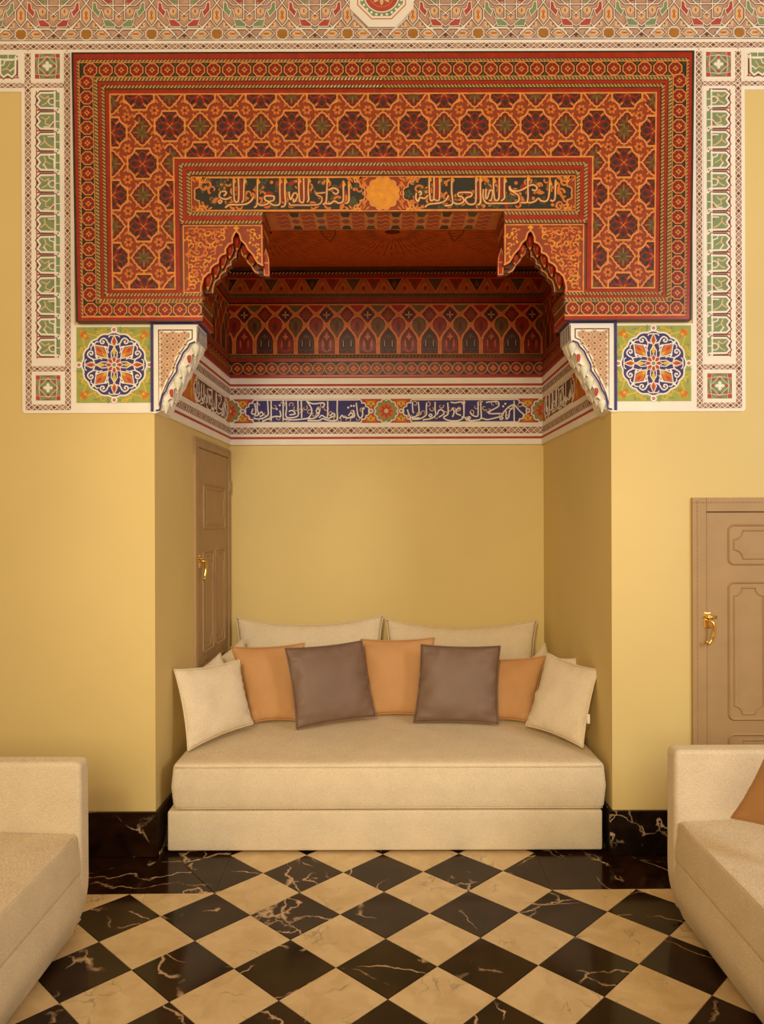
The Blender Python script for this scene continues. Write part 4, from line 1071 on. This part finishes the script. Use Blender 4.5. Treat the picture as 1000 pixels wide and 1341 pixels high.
for side, tx in SIDES:
    br = bpy.data.objects.new('bracket', None); COL.objects.link(br); br.parent = can; br.location = Vector(H0(*tp(tx)(300, 383), 0))-cb
    T = tp(tx)
    o = Orn(H0, T)
    face = [(240, 294), (345, 294)]+ARCH[::-1]+[(240, 383.5)]
    o.poly(face, 3, WP, 60)
    o.line([(343.5, 348), (343.5, 295.2), (240.8, 295.2), (240.8, 382.6), (261, 382.6)], 1.8, 4.2, WG); o.line(ARCH, 2.2, 4.4, WG)
    o.line([(247, 379), (247, 299.5), (300, 299.5)], .9, 3.8, WO)
    o.flower(310.4, 298.8, 4, 0, 4, 3.4, 5, WY, 0)
    rg = random.Random(11)
    o.clip = None
    for gy in range(303, 382, 9):
        for gx in range(250, 300, 10):
            x, y = gx+rg.uniform(-2, 2)+(gy % 2)*3, gy+rg.uniform(-2, 2)
            if x > 301-(y-302)*.58: continue
            r, a, t = rg.uniform(3.6, 5), rg.uniform(0, 6.28), rg.choice((-.85, .85))
            o.scroll(x, y, r, a, t, 2.0, 4.0, (WY, WO)[rg.random() < .4])
            for q in range(2): o.petal(x, y, a+q*2.6, r*.7, r+5.5, 3.4, 3.9, WO)
    for (x, y, r, a, t) in ((331, 303, 3.6, 1, .8), (338, 310, 3.6, 4, -.8), (330, 313, 3, 2, .8), (337, 322, 3, 1, .8), (339, 333, 2.4, 2, .8)):
        o.scroll(x, y, r, a, t, 1.9, 4.0, WY); o.petal(x, y, a, r*.8, r*.8+5, 3.4, 3.9, WY); o.petal(x, y, a+2.4, r*.8, r*.8+5, 3, 3.9, WO)
    o.build('bracket_face', br)
    # second, lower arch behind, with hanging cells between the two
    o = Orn(front(YH+.085), T)
    A2 = [(322+(x-322)*.74, 384+(y-384)*.72) for x, y in ARCH]
    o.poly([(244, 297), (345, 297), (346, A2[-1][1])]+A2[::-1]+[(262, 384), (244, 384)], 0, WB, 60); o.line(A2, 1.8, 1.2, WG)
    o.build('inner_arch', br)
    mc = None
    for (x, y, w, hg, d) in ((309.8, 311, 6, 18, 20), (300, 321, 5.5, 18, 20), (290.5, 334, 5.5, 18, 20), (281, 346, 5.5, 18, 20), (271, 358, 6, 22, 20), (321, 322, 5.5, 16, 20), (330, 335, 5, 13, 20)):
        oc = Orn(front(YH+.06), T); muq(oc, x+1.5, y, w, hg, d-10, WR, WG)
        oc.build('muqarnas_cell', br)
    for (x, y, w, hg) in ((315, 330, 5, 12), (304, 338, 5, 13), (295, 351, 5, 13), (286, 362, 5, 14), (326, 340, 4.5, 10)):
        oc = Orn(front(YH+.12), T); muq(oc, x, y-2, w, hg, 20, WD, WB); oc.build('muqarnas_cell', br)
    # pendant at the free corner
    oc = Orn(front(YH+.04), T); oc.poly([(345.5, 338), (348.5, 326), (352, 338), (353, 345), (352.5, 360), (346.5, 360), (345.5, 345)], 0, WR, 40)
    oc.line([(345.5, 344), (353, 344)], 1.6, 1, WG); oc.line([(346.5, 360), (345.5, 338), (348.5, 326), (352, 338), (352.5, 360)], 1.2, 1, WG, True); oc.build('pendant', br)
    # sides that go back into the niche: bracket flank, beam return, leg flank
    o = Orn(H0, T)
    o.rect(240, 294, 345, 300, -60, WS, 150); o.rect(335, 300, 344.5, 347, -60, WB, 120)
    for y0, y1, m, e in ((278, 283.5, WL, 0), (283.5, 289, WR, 1.2), (289, 294, WL, -.6)): o.rect(300, y0, 345+e, y1, -13, m, 230)
    o.build('bracket_flank', br)
    o = Orn(H0, T)
    for y0, y1, m, e in ((379, 383.5, WR, -3), (383.5, 388, WL, 0), (388, 391.5, WR, 1.5), (391.5, 396, WL, 0), (396, 414, WB, -1.5), (414, 421, WR, 0)): o.rect(200, y0, 265.5+e, y1, -4, m, 250)
    for y in (398, 412): o.rect(262, y-.6, 265.2, y+.6, -4.4, WG, 245)
    o.build('leg_flank', br)
# painted soffit of the beam
o = Orn(lambda x, t, h: ((x-500)*YH/F, YH+t*.255, CH-(277.6-HZ)*YH/F-h*.001))
o.rect(347, .02, 2*CX-347, 1, .6, WF)
for i in range(-11, 12):
    xa, xb = CX+(i-.5)*16.8+.6, CX+(i+.5)*16.8-.6
    if xa < 347 or xb > 2*CX-347: continue
    if i % 2:
        o.rect(xa, .06, xb, .94, 1, WG); c = WE if (i//2) % 2 else WK
        for e in (0, 1): o.poly([(xa+1, .04+e*.92), (xb-1, .04+e*.92), (CX+i*16.8+4, .26+e*.48), (CX+i*16.8-4, .26+e*.48)], 1.4, c)
        o.petal(CX+i*16.8, .5, 0, -6, 6, .25, 1.6, WR)
    else:
        o.rect(xa, .06, xb, .94, 1, WSR)
        for t in (.2, .42, .64, .84): o.line([(xa, t), (xa+5, t+.05), (xb-5, t-.04), (xb, t+.02)], .05, 1.4, WG)
o.build('soffit_painting', ins)
# --- plaster corbels under the canopy legs
STEP = [(257.5, 448), (250.5, 450.7), (247.8, 456), (242, 462), (238.3, 470.5), (233.8, 479), (233.2, 487), (227.2, 495.5), (222.5, 503), (219, 512), (214.4, 519.4), (212.6, 527), (211, 537)]
for side, tx in SIDES:
    YC = YW-.012; K0 = front(YC)
    root = thing('plaster_corbel', K0(*(mir(205, 540) if tx else (205, 540)), 0), 'white plaster corbel with blue edges and hanging cells under the %s canopy leg' % side, 'corbel', 'corbels under the canopy')
    o = Orn(K0, tx)
    o.poly([(199, 424), (259.5, 424)]+STEP+[(204, 540.5), (199, 540.5)], 0, PW, 215)
    o.rect(198, 421.4, 262, 424.2, 6, PN, 225); o.rect(198, 424, 201.6, 538, 5, PN, 5)
    o.line([(204.5, 537)]+[(x-1.2, y-1) for x, y in STEP[::-1]], 2.3, 2.2, PN)
    o.line([(258.8, 426), (258.8, 448)], 1.0, 1, PB)
    o.build('corbel_body', root)
    inner = [(208.4, 431.4), (252.4, 431.4), (252.4, 443), (246, 446), (242.5, 453), (236, 462), (232, 470), (228.5, 479), (227, 487), (221.5, 496), (217, 506), (212.5, 516), (209.6, 527), (208.4, 531)]
    o = Orn(K0, tx); o.line(inner, 1.4, 1.6, PB, True)
    pan = [(212, 435), (249, 435), (249, 441), (243, 444.5), (239.5, 451), (233, 460.5), (229, 469), (225.5, 477.5), (223.5, 486), (218, 496), (214, 505), (212, 512)]
    o.poly(pan, 1.0, PD)
    for i in range(-2, 9):
        for j in range(-1, 12):
            x, y = 212+i*7.6, 435+j*7.6+(i % 2)*3.8
            if x > 247 or x < 210: continue
            lim = 446-(y-440)*.0 if y < 444 else 249-(y-444)*.54
            if x > lim-2 or y < 434 or y > 508: continue
            o.line([(x-3.2, y), (x, y-3.2), (x+3.2, y), (x, y+3.2)], 1.2, 3.2, PT, True, 2); o.disc(x, y, 1.1, 1.6, PB, 6)
            o.stroke([(x-3.6, y+3), (x-1, y+1.2), (x+1, y+2.4), (x+3.6, y+.5)], .9, 2.8, PT, 1.6, 2)
    o.build('carved_lattice_pattern', root)
    o = Orn(K0, tx)          # blue and white flutes on the end face
    xe = 259.6*1.0
    for k in range(5):
        d = 22+k*38
        for (dd, m) in ((0, PN), (19, PW)):
            pts = [(xe, 425.5), (xe, 443-k*.0)]
            n = len(o.v); o.v += [o.pt((xe+.25, y), -(d+dd+e)) for y, e in ((426, 0), (426, 15), (445, 15), (445, 0))]; o.f.append((n, n+1, n+2, n+3)); o.m.append(o.k(m))
    o.build('blue_flutes_pattern', root)
    # tiers of hanging cells that step down the slope, one row behind the other
    A_, B_ = STEP[0], STEP[-1]
    for tier in range(4):
        dep = .020+.052*tier
        n_ = 6
        oc = Orn(front(YC+dep), tx)
        edge = []
        for q in range(n_):
            for t in range(6):
                u = (q+t/6)/n_; k = 1.2+2.6*sin(t/6*pi)+tier*2.4
                edge.append((A_[0]+(B_[0]-A_[0])*u+k*.86+1.5, A_[1]+(B_[1]-A_[1])*u+k*.5+1))
        oc.poly([(A_[0]-6, A_[1]-1)]+edge+[(B_[0]-4, B_[1]+1)], 0, (PW, PLG, PW, PW)[tier], 45)
        oc.line(edge, 1.0, .8, (PB, PO, PB, PG)[tier]); oc.build('scalloped_tier', root)
        for q in range(n_):
            u = (q+(.5 if tier % 2 == 0 else .9))/n_
            if u > .97: continue
            oc = Orn(front(YC+dep-.012), tx)
            x, y = A_[0]+(B_[0]-A_[0])*u+3+tier*2.2, A_[1]+(B_[1]-A_[1])*u-5.5+tier*.8
            red = (q+tier) % 3 == 1
            muq(oc, x, y, 3.2 if red else 4.8, 13 if red else 17, 4, PR if red else (PLG, PW)[tier % 2], PW); oc.build('muqarnas_cell', root)

# --- ornament inside the niche: drawn in pixels of its own planes
SB = YB/F
BK = front(YB-.004)
dR, dLn = Vector((XR0-XR1, YW-YB, 0)).normalized(), Vector((XL0-XL1, YW-YB, 0)).normalized()
def sideframe(XC, d, nsign):
    n = Vector((d.y, -d.x, 0)) if nsign > 0 else Vector((-d.y, d.x, 0))
    return lambda u, y, h: tuple(Vector((XC, YB, CH-(y-HZ)*SB))+d*u*SB+n*(h*.001))
LK = sideframe(XL1, dLn, -1); RK = sideframe(XR1, dR, 1)
if Vector(LK(0, 0, 100)).x < XL1: LK = sideframe(XL1, dLn, 1)
if Vector(RK(0, 0, 100)).x > XR1: RK = sideframe(XR1, dR, -1)
X0, X1 = 300.4, 711.6
US = (YB-YW-.02)/SB*1.0
NF = 'plaster friezes inside the niche'
fr = thing('niche_frieze', (0, YB, Z_FRIEZE), 'white plaster frieze with blue script cartouches on the back wall of the niche', 'frieze', NF)
frL = thing('niche_frieze', (XL1, YB-.7, Z_FRIEZE), 'plaster frieze with brown script on the niche side wall above the narrow brown door', 'frieze', NF)
frR = thing('niche_frieze', (XR1, YB-.7, Z_FRIEZE), 'plaster frieze with brown script on the niche side wall without a door', 'frieze', NF)
BANDS = ((491, 495.5, PR, 20), (495.5, 503, PW, 16), (503, 506, PR, 14), (506, 508.4, PW, 12), (508.4, 516.8, PD, 8), (516.8, 522.6, PW, 12), (522.6, 524.2, PR, 8), (524.2, 552.6, PO, 8), (552.6, 554, PR, 8), (554, 559.6, PW, 12), (559.6, 568.2, PD, 8), (568.2, 572, PW, 14), (572, 575.2, PR, 16), (575.2, 582.5, PW, 20))
def bands(o, u0, u1):
    for y0, y1, m, h in BANDS: o.rect(u0, y0, u1, y1, h, m, h)
    for y0, y1 in ((508.4, 516.8), (559.6, 568.2)): diaper(o, u0, y0, u1, y1, 8.4, 8.4)
B1 = (296, 516, 9.09, [[(340, 115), (352, 180), (350, 240), (305, 232), (322, 178)], [(375, 90), (372, 180), (385, 250), (340, 262)], [(495, 70), (500, 180), (500, 250), (440, 290), (370, 300), (335, 288)], [(390, 250), (420, 215), (442, 250), (400, 272)], [(537, 75), (537, 200), (537, 325)], [(640, 200), (650, 270), (580, 270), (470, 312), (435, 330)], [(680, 75), (680, 200), (680, 325)],
     [(715, 90), (720, 180), (720, 280), (850, 270), (857, 180), (855, 80)], [(745, 212), (790, 200), (822, 240), (755, 252)], [(895, 80), (897, 180), (900, 290)], [(690, 300), (800, 312), (930, 300), (1000, 290)]])
B2 = (396, 516, 9.09, [[(50, 90), (100, 160), (110, 220), (70, 290), (0, 302)], [(50, 90), (130, 122), (240, 110), (262, 132), (240, 172)], [(160, 210), (185, 175), (205, 205), (180, 235), (165, 215)], [(205, 205), (185, 260), (130, 295), (60, 300)], [(200, 290), (230, 258), (290, 290), (300, 200), (300, 90)], [(60, 320), (200, 320), (240, 297), (300, 317), (408, 315), (412, 200), (415, 85)], [(330, 270), (360, 235), (385, 260), (300, 300)],
     [(440, 300), (470, 260), (490, 280), (560, 290), (620, 270), (600, 200)], [(545, 265), (580, 230), (600, 260), (560, 287)], [(640, 110), (650, 200), (660, 260), (690, 292), (715, 260), (715, 190), (740, 170)]])
B3 = (504, 516, 9.09, [[(325, 110), (330, 220), (345, 240)], [(265, 200), (285, 260), (320, 300), (412, 300)], [(395, 110), (405, 220), (390, 270), (295, 300)], [(495, 120), (490, 200), (490, 260), (420, 310), (320, 317)], [(540, 252), (558, 270), (540, 288), (522, 270), (540, 252)], [(595, 110), (595, 200), (600, 270), (540, 310), (470, 320), (450, 332)], [(620, 260), (640, 210), (680, 208), (700, 250), (640, 292)],
     [(745, 120), (750, 210), (745, 260), (690, 292)], [(780, 112), (830, 122), (905, 110), (920, 132)], [(800, 180), (822, 230), (800, 290)], [(900, 188), (850, 200), (850, 250), (902, 270)], [(690, 300), (750, 330), (850, 336), (920, 310), (937, 260), (935, 180), (935, 100)]])
B4 = (604, 516, 9.09, [[(30, 110), (30, 200), (25, 280), (0, 292)], [(30, 290), (90, 332), (160, 330), (230, 310), (230, 200), (230, 110)], [(100, 230), (130, 270), (190, 282), (197, 200), (195, 110)], [(90, 285), (105, 300), (90, 315), (75, 300), (90, 285)], [(290, 120), (330, 112), (430, 110), (442, 160), (380, 200), (320, 230), (340, 252), (460, 250)], [(230, 300), (300, 322), (370, 310), (460, 290), (490, 305), (470, 322), (452, 305)],
     [(470, 280), (530, 200), (600, 150), (640, 160), (690, 220), (742, 262)], [(530, 220), (530, 312), (562, 290), (570, 220), (600, 190)], [(625, 100), (625, 200), (625, 350)]])
DOTS = ((296, 605, 185), (296, 640, 140), (396, 545, 170), (396, 580, 150), (396, 612, 150), (604, 520, 130), (604, 495, 160))
def flower_rosette(o, x, y, r, half=0):
    P = scallop(x, y, r, 12, 1.4)
    if half: o.clip = [(X0+.5, 500), (X1-.5, 500), (X1-.5, 570), (X0+.5, 570)]
    o.poly(P, 9, PG); o.flower(x, y, 8, 2, r*.82, r*.42, 9.4, PO, pi/8); o.flower(x, y, 8, 1, r*.62, r*.24, 9.8, PR); o.disc(x, y, r*.2, 10, PT, 8)
    o.line(P, 1.6, 11.5, PW, True, 3); o.clip = None
def cartouche(o, x0, x1, spec, blue, dx, dy_, dots=True):
    c = lobed(x0, x1, 523.8, 553.2); o.poly(c, 8.8, blue); o.line(c, 1.7, 11.8, PW, True, 3)
    rg = random.Random(int(x0))
    o.clip = [(x0+8, 525), (x1-8, 525), (x1-3, 534), (x1-3, 543), (x1-8, 552), (x0+8, 552), (x0+3, 543), (x0+3, 534)]
    for k in range(26): o.scroll(x0+6+(x1-x0-12)*(k+.5)/26, rg.uniform(527, 550), 3.6, rg.uniform(0, 6), rg.choice((-.8, .8)), 1.2, 9.2, PT)
    o.clip = None
    letters(o, spec, 1.8, 11.6, PW, 2.4, dx, dy_, None, 3)
def spandrel(o, x, y):
    for sy in (-1, 1):
        o.poly([(x-7.5, y+sy*14), (x+7.5, y+sy*14), (x+3, y+sy*7), (x, y+sy*4), (x-3, y+sy*7)], 8.9, PY if False else PO)
        for q in (-1, 0, 1): o.petal(x, y+sy*13, -sy*pi/2+q*.8, 0, 8, 3.4, 9.2, PY)
        o.petal(x, y+sy*12.5, -sy*pi/2, 0, 5, 2, 9.5, PR)
    o.disc(x, y, 3.2, 10.5, PW, 10, 2); o.disc(x, y, 1.9, 11, PG, 8)
o = Orn(BK); bands(o, X0, X1); o.build('frieze_moulding', fr)
o = Orn(BK)
o.rect(X0, 524.2, X1, 552.6, 8.4, PR)
dy_ = lambda x: ROLL*(x-500)-.0
for x0, x1, sp in ((322, 482.5, (B1, B2)), (528.5, 688.5, (B3, B4))): cartouche(o, x0+.4, x1+.4, sp, PN, .4, -.6 if x0 < 400 else .2 if False else -1.4)
for ox, x, y in DOTS: o.disc(ox+x/9.09+.4, 516+y/9.09-.8, 1.4, 11.2, PW, 8, 2)
for x, hf in ((X0+.6, 1), (506, 0), (X1-.6, 1)): flower_rosette(o, x, 538.4, 15, hf)
for x in (318.4, 486, 525.4, 691): spandrel(o, x, 538.4)
o.build('script_lettering', fr)
UE = (YB-YW-.225)/SB
for FRM, spec, fr in ((LK, (B3, B4), frL), (RK, (B1, B2), frR)):
    o = Orn(FRM); bands(o, 2.5, UE+34); o.build('frieze_moulding', fr)
    mirr = FRM is LK
    WID = 190
    o = Orn(FRM, (lambda x, y: (WID-x, y)) if mirr else None)
    o.rect(2.5, 524.2, WID-2.5, 552.6, 8.4, PO)
    bx = 528.5 if mirr else 322
    a0 = 14
    t0 = o.tx
    o.tx = (lambda x, y: t0(x-bx+a0, y)) if t0 else (lambda x, y: (x-bx+a0, y))
    cartouche(o, bx, bx+160, spec, PB, 0, -.8)
    o.tx = t0
    for x in (4, WID-8):
        for sy in (-1, 1): o.petal(x, 538, sy*pi/2, 0, 12, 7, 8.9, PY)
    o.build('script_lettering', fr)

NP = 'painted wooden panelling inside the niche'
zp_ = CH-(494-HZ)*SB
wp = thing('niche_panelling', (0, YB, zp_), 'red painted wooden panelling with an orange arcade on the back wall of the niche', 'wood panelling', NP)
wpL = thing('niche_panelling', (XL1, YB-.7, zp_), 'painted wooden panelling on the niche side wall high above the narrow brown door', 'wood panelling', NP)
wpR = thing('niche_panelling', (XR1, YB-.7, zp_), 'painted wooden panelling high on the niche side wall without a door', 'wood panelling', NP)
def wood_bands(o, u0, u1, c0):
    for y0, y1, m, h in ((351.5, 355, WB, 30), (355, 357, WK, 20), (357, 360, WK, 16), (360, 364, WR, 22), (364, 385, WZ, 6), (385, 391.5, WL, 10), (391.5, 396.5, WR, 16), (396.5, 398, WK, 8), (398, 464.5, WF, 6), (464.5, 470, WL, 12), (470, 474, WR, 18), (474, 491.5, WK, 8), (491.5, 494, WR, 22)):
        o.rect(u0, y0, u1, y1, h, m, h)
def wood_ropes(o, u0, u1):
    o.rope([(u0, 358.4), (u1, 358.4)], 3.4, 16, dark=WK); o.rope([(u0, 388), (u1, 388)], 4.4, 10, light=WB); o.rope([(u0, 467), (u1, 467)], 4.4, 12, light=WB)
def arcade(o, u0, u1, c0):
    o.clip = [(u0, 350), (u1, 350), (u1, 500), (u0, 500)]
    p = 26.9
    for i in range(-9, 10):
        x = c0+i*p
        if x < u0-p or x > u1+p: continue
        m = (WN, WR)[i % 2]
        ar = [(x-11.4, 463.4), (x-11.4, 447), (x-9.8, 440.5), (x-6, 435), (x-2, 430.6), (x, 427), (x+2, 430.6), (x+6, 435), (x+9.8, 440.5), (x+11.4, 447), (x+11.4, 463.4)]
        o.poly(ar, 6.8, WM if i % 2 == 0 else WD); o.line(ar, .9, 7.4, WFL)
        for e in (-1, 1):
            o.petal(x+e*5, 452, -pi/2, -8, 7, 5.5, 7.2, m); o.petal(x+e*3, 459, -e*.6, -3, 4, 3, 7.3, m); o.line([(x+e*5, 446), (x+e*5, 454)], .7, 7.8, WFL if i % 2 else WC)
            o.stroke([(x, 462), (x+e*4, 457), (x+e*8.5, 459), (x+e*9, 449), (x+e*4, 443), (x, 437)], .8, 7.6, (WB, WR)[i % 2], 0, 3)
        o.petal(x, 442, -pi/2, -5, 8, 6, 7.4, m); o.flower(x, 441, 4, 0, 4, 2, 7.8, WL if i % 2 == 0 else WF)
        xx = x+p/2; m2 = (WL, WR)[(i+1) % 2]
        td = [(xx, 444), (xx-3.4, 437.5), (xx-8.6, 431), (xx-10, 425), (xx-7.6, 418.5), (xx-2.8, 415.6), (xx, 414.4), (xx+2.8, 415.6), (xx+7.6, 418.5), (xx+10, 425), (xx+8.6, 431), (xx+3.4, 437.5)]
        o.poly(td, 6.8, WD); o.poly([(xx+(a-xx)*.84, 427+(b-427)*.84) for a, b in td], 7.1, m2); o.line(td, .8, 7.4, WFL, True); o.petal(xx, 427, pi/2, -6, 8, 6, 7.4, WD)
        for e in (-1, 1): o.stroke([(xx, 438), (xx+e*4.5, 430), (xx+e*6, 423), (xx+e*2, 419)], .8, 7.6, WB, 0, 3)
        dm = [(x, 400.8), (x+4.6, 405), (x+10.4, 412), (x+4.6, 419.4), (x, 424), (x-4.6, 419.4), (x-10.4, 412), (x-4.6, 405)]
        o.poly(dm, 6.8, WD); o.flower(x, 412.5, 8, 0, 7.5, 3, 7.2, WN if (i % 2) else WR); o.flower(x, 412.5, 4, 0, 5, 2, 7.5, (WFL, WL)[i % 2 == 0]); o.line(dm, .8, 7.4, WFL, True)
        tt = [(xx-11, 399.6), (xx+11, 399.6), (xx+5.6, 406), (xx, 410), (xx-5.6, 406)]
        o.poly(tt, 6.8, (WR, WL)[i % 2]); o.line(tt, .8, 7.3, WFL, True)
        # dog-tooth row above
        z = x+p*.3
        tz = [(z-11, 365), (z+11, 365), (z+7.5, 370), (z+4, 376), (z, 383), (z-4, 376), (z-7.5, 370)]
        o.poly(tz, 6.8, (WK, WR, WE, WR)[i % 4]); o.line(tz, 1.1, 7.4, WF, True); o.petal(z+p/2, 381, -pi/2, -2, 11, 7, 6.9, WF); o.petal(z+p/2, 381, -pi/2, -1, 7, 5, 7.1, WR); o.petal(z, 371, pi/2, -4, 6, 6, 7.2, WB)
    n = int((u1-u0)/15.0); 
    for k in range(-1, n+2):
        x = c0+(k-n//2)*15.2
        o.disc(x, 482.7, 7.3, 8.6, WD, 14); o.ring(x, 482.7, 7.3, .9, 9.2, WG, 14); o.flower(x, 482.7, 4, 0, 4.2, 3.6, 9, WO); o.disc(x, 482.7, 1, 9.4, WK, 6); o.ring(x, 482.7, 5.2, .6, 9, WR, 10)
    o.clip = None
for FRM, u0, u1, c0, wp in ((BK, X0+.2, X1-.2, 509.0, wp), (LK, 3, UE, 90, wpL), (RK, 3, UE, 90, wpR)):
    o = Orn(FRM); wood_bands(o, u0, u1, c0); nm = o.build('panelling_board', wp)
    o = Orn(FRM); wood_ropes(o, u0, u1); o.build('rope_moulding', wp)
    o = Orn(FRM); arcade(o, u0, u1, c0); o.build('arcade_pattern', wp)
# plain boarded ceiling of the niche with a faint star
ce = structure(box('ceiling', XL0-.02, XR0+.02, YW+.18, YB+.02, Z_CEIL, Z_CEIL+.12, WS))
o = Orn(lambda x, t, h: (x, t, Z_CEIL-h*.001))
for cxx in (-.82, .08, .98):
    for k in range(54):
        a = k*2*pi/54+.05
        for r0, r1, w in ((.10, .20, .006), (.22, .34, .007), (.36, .46, .006)): o.petal(cxx, 5.3, a+.02*(r0 > .2), r0+.02*(k % 2), r1+.02*(k % 3), w, .6, WB)
    o.disc(cxx, 5.3, .055, .8, WD, 12, 0, .04)
    for e in (-1, 1): o.stroke([(cxx+e*.44, 5.12), (cxx+e*.40, 5.3), (cxx+e*.45, 5.48)], .008, .8, WB, 0, 4)
o.build('star_pattern', ce)
